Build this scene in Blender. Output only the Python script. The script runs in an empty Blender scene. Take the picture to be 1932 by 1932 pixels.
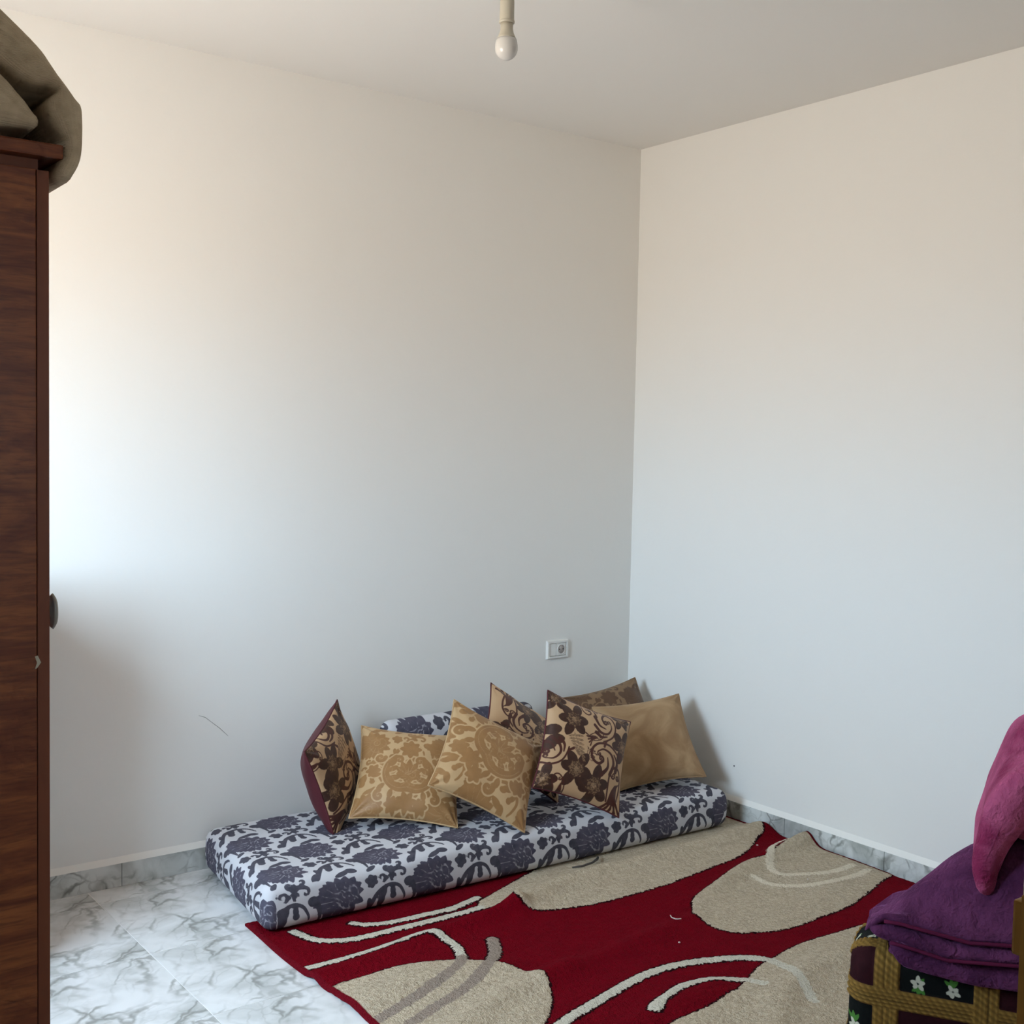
import bpy, math
import numpy as np
from mathutils import Matrix, Vector

scene = bpy.context.scene
COL = scene.collection

# ------------------------------------------------------------------ camera
cam_d = bpy.data.cameras.new('camera')
cam_d.sensor_fit = 'HORIZONTAL'; cam_d.sensor_width = 36.0; cam_d.lens = 42.249
cam_d.clip_start = 0.05; cam_d.clip_end = 200
cam = bpy.data.objects.new('camera', cam_d); COL.objects.link(cam)
yaw, pitch, roll = 0.6439, -0.0551, 0.0196
w_ = Vector((math.sin(yaw)*math.cos(pitch), math.cos(yaw)*math.cos(pitch), math.sin(pitch)))
r0 = Vector((math.cos(yaw), -math.sin(yaw), 0)); u0 = r0.cross(w_)
r_ = math.cos(roll)*r0 + math.sin(roll)*u0
u_ = -math.sin(roll)*r0 + math.cos(roll)*u0
m = Matrix((r_, u_, -w_)).transposed().to_4x4(); m.translation = (-3.6255, -3.9415, 1.4981)
cam.matrix_world = m
scene.camera = cam

# ------------------------------------------------------------------ light and exposure
WIN_Y0, WIN_Y1, WIN_Z0, WIN_Z1 = -1.80, -0.76, 1.0, 2.12      # window opening in the left wall
SKY, GROUND = (0.60, 0.805, 1.0), (1.0, 0.905, 0.79)
SKY_S, GROUND_S = 32.5, 19.3
EXPOSURE = 0.0
world = bpy.data.worlds.new('daylight'); scene.world = world; world.use_nodes = True
nt = world.node_tree; nt.nodes.clear()
tc = nt.nodes.new('ShaderNodeTexCoord'); sx = nt.nodes.new('ShaderNodeSeparateXYZ')
mr = nt.nodes.new('ShaderNodeMapRange'); mr.interpolation_type = 'SMOOTHSTEP'
mr.inputs['From Min'].default_value = -0.12; mr.inputs['From Max'].default_value = 0.12
mx = nt.nodes.new('ShaderNodeMix'); mx.data_type = 'RGBA'
mx.inputs['A'].default_value = tuple(c*GROUND_S for c in GROUND) + (1,)
mx.inputs['B'].default_value = tuple(c*SKY_S for c in SKY) + (1,)
bg = nt.nodes.new('ShaderNodeBackground'); wo = nt.nodes.new('ShaderNodeOutputWorld')
nt.links.new(tc.outputs['Generated'], sx.inputs[0]); nt.links.new(sx.outputs['Z'], mr.inputs['Value'])
nt.links.new(mr.outputs[0], mx.inputs['Factor']); nt.links.new(mx.outputs['Result'], bg.inputs['Color'])
nt.links.new(bg.outputs[0], wo.inputs[0])

pd = bpy.data.lights.new('window_portal', 'AREA'); pd.shape = 'RECTANGLE'
pd.size = WIN_Z1 - WIN_Z0; pd.size_y = WIN_Y1 - WIN_Y0
pd.cycles.is_portal = True
po = bpy.data.objects.new('window_portal', pd); COL.objects.link(po)
po.location = (-4.0, (WIN_Y0+WIN_Y1)/2, (WIN_Z0+WIN_Z1)/2); po.rotation_euler = (0, -math.pi/2, 0)

HALL_FILL = (-3.22, -2.86, 1.55, 1.97)                                # unseen hallway opening added behind the camera for fill light: x0, x1, z0, z1
ph = bpy.data.lights.new('hallway_fill_portal', 'AREA'); ph.shape = 'RECTANGLE'; ph.size = HALL_FILL[1]-HALL_FILL[0]; ph.size_y = HALL_FILL[3]-HALL_FILL[2]
ph.cycles.is_portal = True
poh = bpy.data.objects.new('hallway_fill_portal', ph); COL.objects.link(poh)
poh.location = ((HALL_FILL[0]+HALL_FILL[1])/2, -5.7, (HALL_FILL[2]+HALL_FILL[3])/2); poh.rotation_euler = (math.pi/2, 0, 0)

vs = scene.view_settings
scene.display_settings.display_device = 'sRGB'
vs.view_transform = 'Standard'; vs.look = 'None'; vs.gamma = 1.0; vs.use_curve_mapping = False
vs.exposure = EXPOSURE
scene.cycles.use_denoising = True
scene.cycles.use_adaptive_sampling = True; scene.cycles.adaptive_threshold = 0.05; scene.cycles.adaptive_min_samples = 12
scene.cycles.max_bounces = 7; scene.cycles.diffuse_bounces = 6; scene.cycles.glossy_bounces = 3

# ------------------------------------------------------------------ helpers
def srgb(r, g, b):
    f = lambda c: (c/255/12.92) if c/255 <= 0.04045 else ((c/255+0.055)/1.055)**2.4
    return (f(r), f(g), f(b), 1.0)

def tag(o, label=None, cat=None, group=None, kind=None):
    if label: o['label'] = label
    if cat: o['category'] = cat
    if group: o['group'] = group
    if kind: o['kind'] = kind
    return o

def empty(name, loc=(0, 0, 0)):
    o = bpy.data.objects.new(name, None); o.location = loc; o.empty_display_size = 0.05
    COL.objects.link(o); return o

def mesh_obj(name, verts, faces, mat=None, parent=None, smooth=False, attrs=None):
    me = bpy.data.meshes.new(name)
    verts = np.asarray(verts, float)
    fl = faces.tolist() if isinstance(faces, np.ndarray) else faces
    me.from_pydata(verts.tolist(), [], fl)
    for k, a in (attrs or {}).items():
        at = me.attributes.new(k, 'FLOAT', 'POINT'); at.data.foreach_set('value', np.asarray(a, np.float32))
    if smooth: me.polygons.foreach_set('use_smooth', [True]*len(me.polygons))
    me.update()
    o = bpy.data.objects.new(name, me)
    if mat: me.materials.append(mat)
    COL.objects.link(o)
    if parent:
        o.parent = parent
        o.matrix_parent_inverse = parent_matrix(parent).inverted()
    return o

def parent_matrix(o):
    mt = o.matrix_basis.copy()
    while o.parent:
        mt = o.parent.matrix_basis @ o.matrix_parent_inverse @ mt if False else parent_matrix(o.parent) @ o.matrix_parent_inverse @ o.matrix_basis
        return mt
    return mt

def box_vf(x0, x1, y0, y1, z0, z1, bev=0.0):
    if bev <= 0:
        v = [(x0,y0,z0),(x1,y0,z0),(x1,y1,z0),(x0,y1,z0),(x0,y0,z1),(x1,y0,z1),(x1,y1,z1),(x0,y1,z1)]
        f = [(0,3,2,1),(4,5,6,7),(0,1,5,4),(1,2,6,5),(2,3,7,6),(3,0,4,7)]
        return v, f
    import bmesh
    bm = bmesh.new(); bmesh.ops.create_cube(bm, size=1)
    for q in bm.verts:
        q.co = ((x0+x1)/2 + q.co.x*(x1-x0), (y0+y1)/2 + q.co.y*(y1-y0), (z0+z1)/2 + q.co.z*(z1-z0))
    bmesh.ops.bevel(bm, geom=bm.edges[:], offset=bev, segments=2, profile=0.6, affect='EDGES')
    bm.verts.index_update()
    v = [tuple(q.co) for q in bm.verts]; f = [[q.index for q in fc.verts] for fc in bm.faces]
    bm.free(); return v, f

def box(name, x0, x1, y0, y1, z0, z1, mat, parent=None, bev=0.0):
    v, f = box_vf(x0, x1, y0, y1, z0, z1, bev)
    return mesh_obj(name, v, f, mat, parent)

def lathe(name, prof, center, mat, parent=None, seg=32, axis='Z'):
    # prof: list of (radius, height)
    vv, ff = [], []
    for (r, h) in prof:
        for k in range(seg):
            a = 2*math.pi*k/seg
            p = (r*math.cos(a), r*math.sin(a), h)
            if axis == 'X': p = (p[2], p[0], p[1])
            if axis == 'Y': p = (p[0], p[2], p[1])
            vv.append((center[0]+p[0], center[1]+p[1], center[2]+p[2]))
    n = len(prof)
    for i in range(n-1):
        for k in range(seg):
            a, b = i*seg+k, i*seg+(k+1) % seg
            ff.append((a, b, b+seg, a+seg))
    ff.append(list(range(seg))[::-1]); ff.append([(n-1)*seg+k for k in range(seg)])
    return mesh_obj(name, vv, ff, mat, parent, True)

def tube(name, pts, rad, mat, parent=None, seg=8, closed=False):
    pts = [Vector(p) for p in pts]; n = len(pts)
    vv, ff = [], []
    prev = None
    for i, p in enumerate(pts):
        t = (pts[(i+1) % n] - pts[i-1]) if (closed or 0 < i < n-1) else (pts[1]-pts[0] if i == 0 else pts[-1]-pts[-2])
        t.normalize()
        ref = prev if prev is not None else (Vector((0, 0, 1)) if abs(t.z) < 0.9 else Vector((1, 0, 0)))
        nn = (ref - t*ref.dot(t)).normalized(); prev = nn; bb = t.cross(nn)
        rr = rad[i] if hasattr(rad, '__len__') else rad
        for k in range(seg):
            a = 2*math.pi*k/seg
            vv.append(tuple(p + nn*(rr*math.cos(a)) + bb*(rr*math.sin(a))))
    for i in range(n if closed else n-1):
        j = (i+1) % n
        for k in range(seg):
            k2 = (k+1) % seg
            ff.append((i*seg+k, i*seg+k2, j*seg+k2, j*seg+k))
    if not closed:
        ff.append(list(range(seg))[::-1]); ff.append([(n-1)*seg+k for k in range(seg)])
    return mesh_obj(name, vv, ff, mat, parent, True)

def catmull(pts, n=8):
    P = np.asarray(pts, float); out = []
    Q = np.vstack([2*P[0]-P[1], P, 2*P[-1]-P[-2]])
    for i in range(1, len(Q)-2):
        p0, p1, p2, p3 = Q[i-1], Q[i], Q[i+1], Q[i+2]
        for k in range(n):
            t = k/n
            out.append(0.5*((2*p1)+(-p0+p2)*t+(2*p0-5*p1+4*p2-p3)*t*t+(-p0+3*p1-3*p2+p3)*t**3))
    out.append(P[-1]); return np.array(out)

class Wob:                                        # smooth wobble: a sum of plane waves
    def __init__(self, seed, freq, n=14):
        rg = np.random.RandomState(seed)
        d = rg.normal(size=(n, 3)); d /= np.linalg.norm(d, axis=1)[:, None]
        self.k = d*freq*rg.uniform(0.5, 1.6, n)[:, None]; self.ph = rg.uniform(0, 6.28, n)
        self.a = rg.uniform(0.5, 1, n)/math.sqrt(n)
    def __call__(self, P):
        return (np.sin(np.asarray(P) @ self.k.T + self.ph)*self.a).sum(1)

# ------------------------------------------------------------------ signed distance drawing
class Art:
    def __init__(self): self.prims = []
    def stroke(self, pts, r):
        pts = np.asarray(pts, float); n = len(pts)
        rr = np.linspace(r[0], r[1], n) if isinstance(r, tuple) else (np.asarray(r, float) if hasattr(r, '__len__') else np.full(n, float(r)))
        self.prims.append((pts, rr)); return self
    def curve(self, pts, r, n=6): return self.stroke(catmull(pts, n), r)
    def petal(self, c, ang, L, wd, n=7):
        a = math.radians(ang); t = np.linspace(0, 1, n)
        pts = np.array(c) + np.outer(t*L, (math.cos(a), math.sin(a)))
        return self.stroke(pts, wd*np.sin(np.pi*(0.12+0.80*t))**0.8)
    def dot(self, c, r): return self.stroke([c, (c[0]+1e-4, c[1])], r)
    def curl(self, c, r, a0, turns, rad, inner=0.15, n=22):
        t = np.linspace(0, 1, n); a = math.radians(a0) + turns*2*math.pi*t
        rr = r*(1-(1-inner)*t)
        return self.stroke(np.c_[c[0]+rr*np.cos(a), c[1]+rr*np.sin(a)], rad)
    def add(self, other, off=(0, 0), rot=0.0, sc=1.0, flip=False):
        a = math.radians(rot); R = np.array([[math.cos(a), -math.sin(a)], [math.sin(a), math.cos(a)]])
        for pts, rr in other.prims:
            q = pts*((-1, 1) if flip else (1, 1))
            self.prims.append((q*sc @ R.T + np.array(off), rr*sc))
        return self
    def sdf(self, X, Y, cut=0.03):
        X = np.asarray(X, float).ravel(); Y = np.asarray(Y, float).ravel()
        D = np.full(X.shape, cut)
        for pts, rr in self.prims:
            mg = rr.max()+cut
            lo = pts.min(0)-mg; hi = pts.max(0)+mg
            ix = np.nonzero((X > lo[0]) & (X < hi[0]) & (Y > lo[1]) & (Y < hi[1]))[0]
            if len(ix) == 0: continue
            x, y = X[ix], Y[ix]; d = np.full(len(ix), cut)
            for i in range(len(pts)-1):
                a, b = pts[i], pts[i+1]; e = b-a; L2 = e@e + 1e-12
                t = np.clip(((x-a[0])*e[0]+(y-a[1])*e[1])/L2, 0, 1)
                d = np.minimum(d, np.hypot(x-a[0]-t*e[0], y-a[1]-t*e[1])-(rr[i]+(rr[i+1]-rr[i])*t))
            D[ix] = np.minimum(D[ix], d)
        return D

def poly_sdf(P, X, Y):
    P = np.asarray(P, float); D = np.full(X.shape, 9.0); ins = np.zeros(X.shape, bool); n = len(P)
    for i in range(n):
        a, b = P[i], P[(i+1) % n]; e = b-a
        t = np.clip(((X-a[0])*e[0]+(Y-a[1])*e[1])/(e@e+1e-12), 0, 1)
        D = np.minimum(D, np.hypot(X-a[0]-t*e[0], Y-a[1]-t*e[1]))
        c = ((a[1] > Y) != (b[1] > Y))
        with np.errstate(divide='ignore', invalid='ignore'):
            ins ^= c & (X < (b[0]-a[0])*(Y-a[1])/(b[1]-a[1]+1e-15)+a[0])
    return np.where(ins, -D, D)

# ------------------------------------------------------------------ material kit
class Mat:
    def __init__(self, name, rough=0.6, spec=0.3):
        self.m = bpy.data.materials.new(name); self.m.use_nodes = True
        self.nt = self.m.node_tree; self.b = self.nt.nodes['Principled BSDF']
        self.b.inputs['Roughness'].default_value = rough
        self.b.inputs['Specular IOR Level'].default_value = spec
        self._c = None
    def n(self, t): return self.nt.nodes.new(t)
    def put(self, sock, v):
        if hasattr(v, 'default_value') and hasattr(v, 'is_linked'): self.nt.links.new(v, sock)
        else: sock.default_value = v
    def coord(self, kind='Object'):
        if self._c is None: self._c = self.n('ShaderNodeTexCoord')
        return self._c.outputs[kind]
    def mapping(self, scale=(1, 1, 1), rot=(0, 0, 0), loc=(0, 0, 0), src=None):
        k = self.n('ShaderNodeMapping'); self.put(k.inputs['Vector'], src or self.coord())
        k.inputs['Scale'].default_value = scale; k.inputs['Rotation'].default_value = rot; k.inputs['Location'].default_value = loc
        return k.outputs[0]
    def noise(self, scale, detail=3, vec=None, dist=0.0, rough=0.5):
        k = self.n('ShaderNodeTexNoise'); self.put(k.inputs['Vector'], vec or self.coord())
        k.inputs['Scale'].default_value = scale; k.inputs['Detail'].default_value = detail
        k.inputs['Distortion'].default_value = dist; k.inputs['Roughness'].default_value = rough
        return k.outputs['Fac']
    def wave(self, scale, vec=None, dist=0.0, dscale=1.0, axis='X', detail=2):
        k = self.n('ShaderNodeTexWave'); self.put(k.inputs['Vector'], vec or self.coord())
        k.bands_direction = axis
        k.inputs['Scale'].default_value = scale; k.inputs['Distortion'].default_value = dist
        k.inputs['Detail Scale'].default_value = dscale; k.inputs['Detail'].default_value = detail
        return k.outputs['Fac']
    def voronoi(self, scale, vec=None, feature='DISTANCE_TO_EDGE'):
        k = self.n('ShaderNodeTexVoronoi'); k.feature = feature; self.put(k.inputs['Vector'], vec or self.coord())
        k.inputs['Scale'].default_value = scale; return k.outputs['Distance']
    def attr(self, name):
        k = self.n('ShaderNodeAttribute'); k.attribute_name = name; return k.outputs['Fac']
    def math(self, op, a, b=0.0):
        k = self.n('ShaderNodeMath'); k.operation = op
        self.put(k.inputs[0], a); self.put(k.inputs[1], b); return k.outputs[0]
    def rng(self, v, a, b, c=0.0, d=1.0, smooth=True):
        k = self.n('ShaderNodeMapRange'); k.interpolation_type = 'SMOOTHSTEP' if smooth else 'LINEAR'
        self.put(k.inputs['Value'], v)
        for nm, q in (('From Min', a), ('From Max', b), ('To Min', c), ('To Max', d)): self.put(k.inputs[nm], q)
        return k.outputs[0]
    def mix(self, f, a, b, mode='MIX'):
        k = self.n('ShaderNodeMix'); k.data_type = 'RGBA'; k.blend_type = mode
        self.put(k.inputs['Factor'], f); self.put(k.inputs['A'], a); self.put(k.inputs['B'], b)
        return k.outputs['Result']
    def color(self, c): self.put(self.b.inputs['Base Color'], c); return self
    def rough(self, v): self.put(self.b.inputs['Roughness'], v); return self
    def bump(self, h, strength=0.3, dist=0.005):
        k = self.n('ShaderNodeBump'); k.inputs['Strength'].default_value = strength; k.inputs['Distance'].default_value = dist
        self.put(k.inputs['Height'], h); self.nt.links.new(k.outputs[0], self.b.inputs['Normal']); return self
    def sheen(self, w, tint=(1, 1, 1, 1), r=0.4):
        self.b.inputs['Sheen Weight'].default_value = w; self.b.inputs['Sheen Tint'].default_value = tint
        self.b.inputs['Sheen Roughness'].default_value = r; return self

def plain(name, c, rough=0.5, spec=0.4, metal=0.0):
    k = Mat(name, rough, spec); k.color(c); k.b.inputs['Metallic'].default_value = metal; return k.m

# wall paint
k = Mat('wall_paint', 0.75, 0.2)
k.color(srgb(234, 232, 227)); k.bump(k.noise(28, 2), 0.22, 0.003); M_WALL = k.m
k = Mat('ceiling_paint', 0.8, 0.15); k.color(srgb(231, 229, 225)); M_CEIL = k.m
M_LEDGE = plain('white_plaster', srgb(238, 236, 230), 0.6, 0.2)
M_GROUT = plain('grout', srgb(232, 231, 228), 0.9, 0.1)

def marble(name, base, vein, dark, rough, sc=1.0, seedloc=(0, 0, 0)):
    k = Mat(name, rough, 0.5)
    base_v = k.mapping((sc, sc, sc), (0, 0, 0.7), seedloc)
    warp = k.n('ShaderNodeTexNoise'); k.put(warp.inputs['Vector'], base_v); warp.inputs['Scale'].default_value = 4.5; warp.inputs['Detail'].default_value = 4
    vm = k.n('ShaderNodeVectorMath'); vm.operation = 'MULTIPLY_ADD'
    k.put(vm.inputs[0], warp.outputs['Color']); vm.inputs[1].default_value = (0.24, 0.24, 0.24); k.put(vm.inputs[2], base_v)
    st = k.mapping((1.0, 0.45, 1.0), src=vm.outputs[0])
    e1 = k.voronoi(8.5, st); e2 = k.voronoi(17, st)
    v1 = k.rng(e1, 0.0, 0.07, 1.0, 0.0); v2 = k.rng(e2, 0.0, 0.09, 0.45, 0.0)
    mask = k.rng(k.noise(5.5, 3, base_v), 0.37, 0.63)
    c = k.mix(k.rng(k.noise(6, 5, base_v, 0.8), 0.36, 0.72), base, vein)
    c = k.mix(k.math('MULTIPLY', k.math('MULTIPLY', v1, mask), 0.75), c, dark)
    c = k.mix(k.math('MULTIPLY', v2, k.math('MULTIPLY', mask, 0.5)), c, dark)
    k.color(c); return k.m
M_TILE = marble('marble_print_tile', srgb(228, 229, 229), srgb(194, 196, 194), srgb(132, 133, 127), 0.22)
M_SKIRT = marble('marble_skirting', srgb(212, 215, 212), srgb(160, 163, 158), srgb(92, 93, 86), 0.28, 1.3, (3.1, 1.7, 0.4))

# dark wardrobe wood
k = Mat('wardrobe_wood', 0.42, 0.35)
v = k.mapping((1.0, 1.0, 6.5)); g1 = k.noise(3.2, 6, v, 1.6, 0.6); g2 = k.noise(22, 4, k.mapping((1, 1, 9)), 0.5)
c = k.mix(k.rng(g1, 0.35, 0.7), srgb(112, 56, 32), srgb(150, 86, 46))
c = k.mix(k.math('MULTIPLY', k.rng(g2, 0.4, 0.75), 0.5), c, srgb(80, 36, 20)); k.color(c); k.bump(g2, 0.08, 0.001); M_WOOD = k.m
k = Mat('door_edge_wood', 0.45, 0.3); g1 = k.noise(4, 5, k.mapping((6, 6, 0.8)), 1.0)
k.color(k.mix(g1, srgb(104, 54, 36), srgb(130, 74, 48))); M_WOOD2 = k.m
M_HANDLE = plain('grey_metal', srgb(150, 146, 138), 0.45, 0.5, 0.3)
M_CHIP = plain('bare_chip', srgb(186, 176, 156), 0.8)
M_DOOR = plain('cream_door_paint', srgb(226, 218, 190), 0.5)
M_BRASS = plain('brass', srgb(140, 102, 40), 0.5, 0.4, 0.25)
M_PLASTIC = plain('white_plastic', srgb(228, 226, 220), 0.35, 0.5)
M_PLASTIC2 = plain('cream_plastic', srgb(184, 177, 160), 0.4, 0.5)
M_HOLE = plain('dark_hole', srgb(40, 38, 36), 0.8)
M_BULB = Mat('frosted_bulb', 0.22, 0.6).color(srgb(206, 203, 198)).m
M_CORD = plain('cord', srgb(222, 216, 200), 0.5)

# ------------------------------------------------------------------ room shell
XL, YN, H = -3.8, -4.3, 2.8
flr = tag(box('floor', XL-0.2, 0.2, -5.7, 0.2, -0.12, -0.0012, M_GROUT), kind='structure')
T, G = 0.456, 0.0022
tv, tf = box_vf(-T/2+G/2, T/2-G/2, -T/2+G/2, T/2-G/2, -0.010, 0.0, 0.0008)
tile_me = None
ix0, iy0 = -2.393, -0.13
for i in range(-4, 7):
    for j in range(-10, 2):
        cx, cy = ix0+(i+0.5)*T, iy0+(j+0.5)*T
        if cx < XL-0.3 or cx > 0.3 or cy < YN-0.3: continue
        if tile_me is None:
            o = mesh_obj('floor_tile', tv, tf, M_TILE); tile_me = o.data
        else:
            o = bpy.data.objects.new('floor_tile', tile_me); COL.objects.link(o)
        o.location = (cx, cy, 0); o.parent = flr

tag(box('ceiling', XL-0.2, 0.2, -5.7, 0.2, H, H+0.15, M_CEIL), kind='structure')
wall_back = tag(box('wall_back', XL-0.2, 0.2, 0.0, 0.2, -0.1, H, M_WALL), kind='structure')
wall_right = tag(box('wall_right', 0.0, 0.2, -5.7, 0.0, -0.1, H, M_WALL), kind='structure')

def wall_with_hole(name, x0, x1, y0, y1, along, h0, h1, z0, z1):
    V, F = [], []
    def add(*a):
        v, f = box_vf(*a); b = len(V); V.extend(v); F.extend([[i+b for i in q] for q in f])
    if along == 'y':
        add(x0, x1, y0, h0, -0.1, H); add(x0, x1, h1, y1, -0.1, H); add(x0, x1, h0, h1, z1, H)
        if z0 > 0: add(x0, x1, h0, h1, -0.1, z0)
    else:
        add(x0, h0, y0, y1, -0.1, H); add(h1, x1, y0, y1, -0.1, H); add(h0, h1, y0, y1, z1, H)
    return tag(mesh_obj(name, V, F, M_WALL), kind='structure')
wall_left = wall_with_hole('wall_left', XL-0.2, XL, -5.7, 0.0, 'y', WIN_Y0, WIN_Y1, WIN_Z0, WIN_Z1)
wall_front = wall_with_hole('wall_front', XL, 0.0, YN-0.12, YN, 'x', -3.45, -2.46, 0, 2.08)
def hall_wall():
    V, F = [], []
    for a in ((XL, HALL_FILL[0], -5.7, -5.6, -0.1, H), (HALL_FILL[1], 0.0, -5.7, -5.6, -0.1, H), (HALL_FILL[0], HALL_FILL[1], -5.7, -5.6, -0.1, HALL_FILL[2]), (HALL_FILL[0], HALL_FILL[1], -5.7, -5.6, HALL_FILL[3], H)):
        v, f = box_vf(*a); b = len(V); V.extend(v); F.extend([[i+b for i in q] for q in f])
    return tag(mesh_obj('wall_hallway', V, F, M_WALL), kind='structure')
hall_wall()

# window frame (in the left wall, beside the wardrobe)
win = tag(empty('window_1', (XL-0.1, (WIN_Y0+WIN_Y1)/2, WIN_Z0)), kind='structure')
fr = 0.045
box('window_frame', XL-0.12, XL-0.07, WIN_Y0, WIN_Y0+fr, WIN_Z0, WIN_Z1, M_PLASTIC, win)
box('window_frame', XL-0.12, XL-0.07, WIN_Y1-fr, WIN_Y1, WIN_Z0, WIN_Z1, M_PLASTIC, win)
box('window_frame', XL-0.12, XL-0.07, WIN_Y0+fr, WIN_Y1-fr, WIN_Z0, WIN_Z0+fr, M_PLASTIC, win)
box('window_frame', XL-0.12, XL-0.07, WIN_Y0+fr, WIN_Y1-fr, WIN_Z1-fr, WIN_Z1, M_PLASTIC, win)

# skirting tiles and the plaster ledge above them
SK_H, SK_T = 0.078, 0.013
bb = tag(empty('baseboard_back', (-1.9, -SK_T/2, 0)), kind='structure')
br = tag(empty('baseboard_right', (-SK_T/2, -2.1, 0)), kind='structure')
x = 0.0
while x > XL+0.01:
    x2 = max(x-T, XL)
    box('skirting_tile', x2+0.0008, x-0.0008, -SK_T, 0, 0, SK_H, M_SKIRT, bb, 0.0012); x = x2
y = -SK_T
while y > YN+0.01:
    y2 = max(y-T, YN)
    box('skirting_tile', -SK_T, 0, y2+0.0008, y-0.0008, 0, SK_H, M_SKIRT, br, 0.0012); y = y2
tag(mesh_obj('trim_1', [(XL, -SK_T, SK_H), (0, -SK_T, SK_H), (0, 0, SK_H+0.02), (XL, 0, SK_H+0.02), (XL, 0, SK_H), (0, 0, SK_H)],
    [(0, 1, 2, 3), (0, 4, 5, 1), (3, 2, 5, 4), (0, 3, 4), (1, 5, 2)], M_LEDGE), kind='structure')
tag(mesh_obj('trim_2', [(-SK_T, YN, SK_H), (-SK_T, 0, SK_H), (0, 0, SK_H+0.02), (0, YN, SK_H+0.02), (0, YN, SK_H), (0, 0, SK_H)],
    [(0, 3, 2, 1), (0, 1, 5, 4), (3, 4, 5, 2), (0, 4, 3), (1, 2, 5)], M_LEDGE), kind='structure')

# pencil scratch and speck on the walls
M_MARK = plain('pencil_mark', srgb(150, 146, 140), 0.9, 0.1)
M_MARK2 = plain('dark_speck', srgb(84, 84, 88), 0.9, 0.1)
tube('scratch', [(-2.008, -0.0004, 0.542), (-1.985, -0.0004, 0.533), (-1.96, -0.0004, 0.512), (-1.93, -0.0004, 0.487), (-1.9, -0.0004, 0.457)], [0.0006, 0.0011, 0.0008, 0.0011, 0.0005], M_MARK, wall_back, 5)
lathe('speck', [(0.0005, -0.0012), (0.0035, -0.0006), (0.0035, 0)], (0, -0.646, 0.219), M_MARK2, wall_right, 10, 'X')

# ------------------------------------------------------------------ open door at the right edge
door = tag(empty('door_1', (-2.49, -4.2, 0)), kind='structure')
box('door_leaf', -2.508, -2.468, -4.2, -3.312, 0.012, 2.05, M_DOOR, door, 0.002)
box('latch_bolt', -2.503, -2.480, -3.312, -3.299, 0.996, 1.052, M_BRASS, door, 0.003)
box('lock_plate', -2.511, -2.508, -3.352, -3.3125, 0.80, 1.062, M_BRASS, door, 0.001)
lathe('door_knob', [(0.010, 0), (0.010, -0.03), (0.022, -0.036), (0.026, -0.048), (0.020, -0.060), (0.002, -0.063)], (-2.511, -3.42, 0.96), M_BRASS, door, 24, 'X')

# ------------------------------------------------------------------ wardrobe
WX0, WX1, WY0, WY1 = -3.74, -3.147, -2.19, -1.80
wd = tag(empty('wardrobe', (-3.43, -1.9, 0)), 'tall dark brown wooden wardrobe at the left edge, its side towards the room', 'wardrobe')
box('side_panel', WX0, WX1, WY0, WY0+0.018, 0.0, 1.868, M_WOOD, wd, 0.0015)
box('side_panel', WX0, WX1, WY1-0.018, WY1, 0.0, 1.868, M_WOOD, wd, 0.0015)
box('back_panel', WX0, WX0+0.008, WY0+0.018, WY1-0.018, 0.05, 1.868, M_WOOD, wd)
box('bottom_panel', WX0+0.008, WX1, WY0+0.018, WY1-0.018, 0.06, 0.08, M_WOOD, wd)
box('top_rail', WX0, WX1+0.006, WY0+0.012, WY1-0.012, 1.868, 1.884, M_WOOD2, wd)
box('crown_board', WX0, -3.113, WY0-0.012, WY1+0.02, 1.884, 1.904, M_WOOD, wd, 0.003)
ym = (WY0+WY1)/2
d1 = box('door', WX1+0.001, -3.129, WY0+0.001, ym-0.001, 0.08, 1.868, M_WOOD2, wd, 0.0015)
d2 = box('door', WX1+0.001, -3.129, ym+0.001, WY1-0.001, 0.08, 1.868, M_WOOD2, wd, 0.0015)
hv = lathe('handle', [(0.006, -0.002), (0.006, 0.012), (0.016, 0.014), (0.018, 0.019), (0.014, 0.025), (0.001, 0.0275)], (0, 0, 0), M_HANDLE, None, 24, 'X')
hv.data.transform(Matrix.Scale(1.45, 4, (0, 0, 1))); hv.data.transform(Matrix.Scale(0.62, 4, (1, 0, 0)))
hv.data.transform(Matrix.Translation((-3.129, WY0+0.028, 1.246))); hv.parent = d1
tag(hv, 'grey oval metal pull')
h2 = hv.copy(); COL.objects.link(h2); h2.location = (0, WY1-WY0-0.056, 0); h2.parent = d2
mesh_obj('edge_chip', [(-3.150, WY0-0.0003, 1.187), (-3.146, WY0-0.0003, 1.188), (-3.1415, WY0-0.0003, 1.178), (-3.147, WY0-0.0003, 1.170), (-3.150, WY0-0.0003, 1.169), (-3.147, WY0-0.0003, 1.178),
          (-3.150, WY0+0.002, 1.187), (-3.146, WY0+0.002, 1.188), (-3.1415, WY0+0.002, 1.178), (-3.147, WY0+0.002, 1.170), (-3.150, WY0+0.002, 1.169), (-3.147, WY0+0.002, 1.178)],
         [(5, 2, 1, 0), (4, 3, 2, 5), (0, 1, 7, 6), (1, 2, 8, 7), (2, 3, 9, 8), (3, 4, 10, 9), (4, 5, 11, 10), (5, 0, 6, 11)], M_CHIP, wd)

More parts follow.
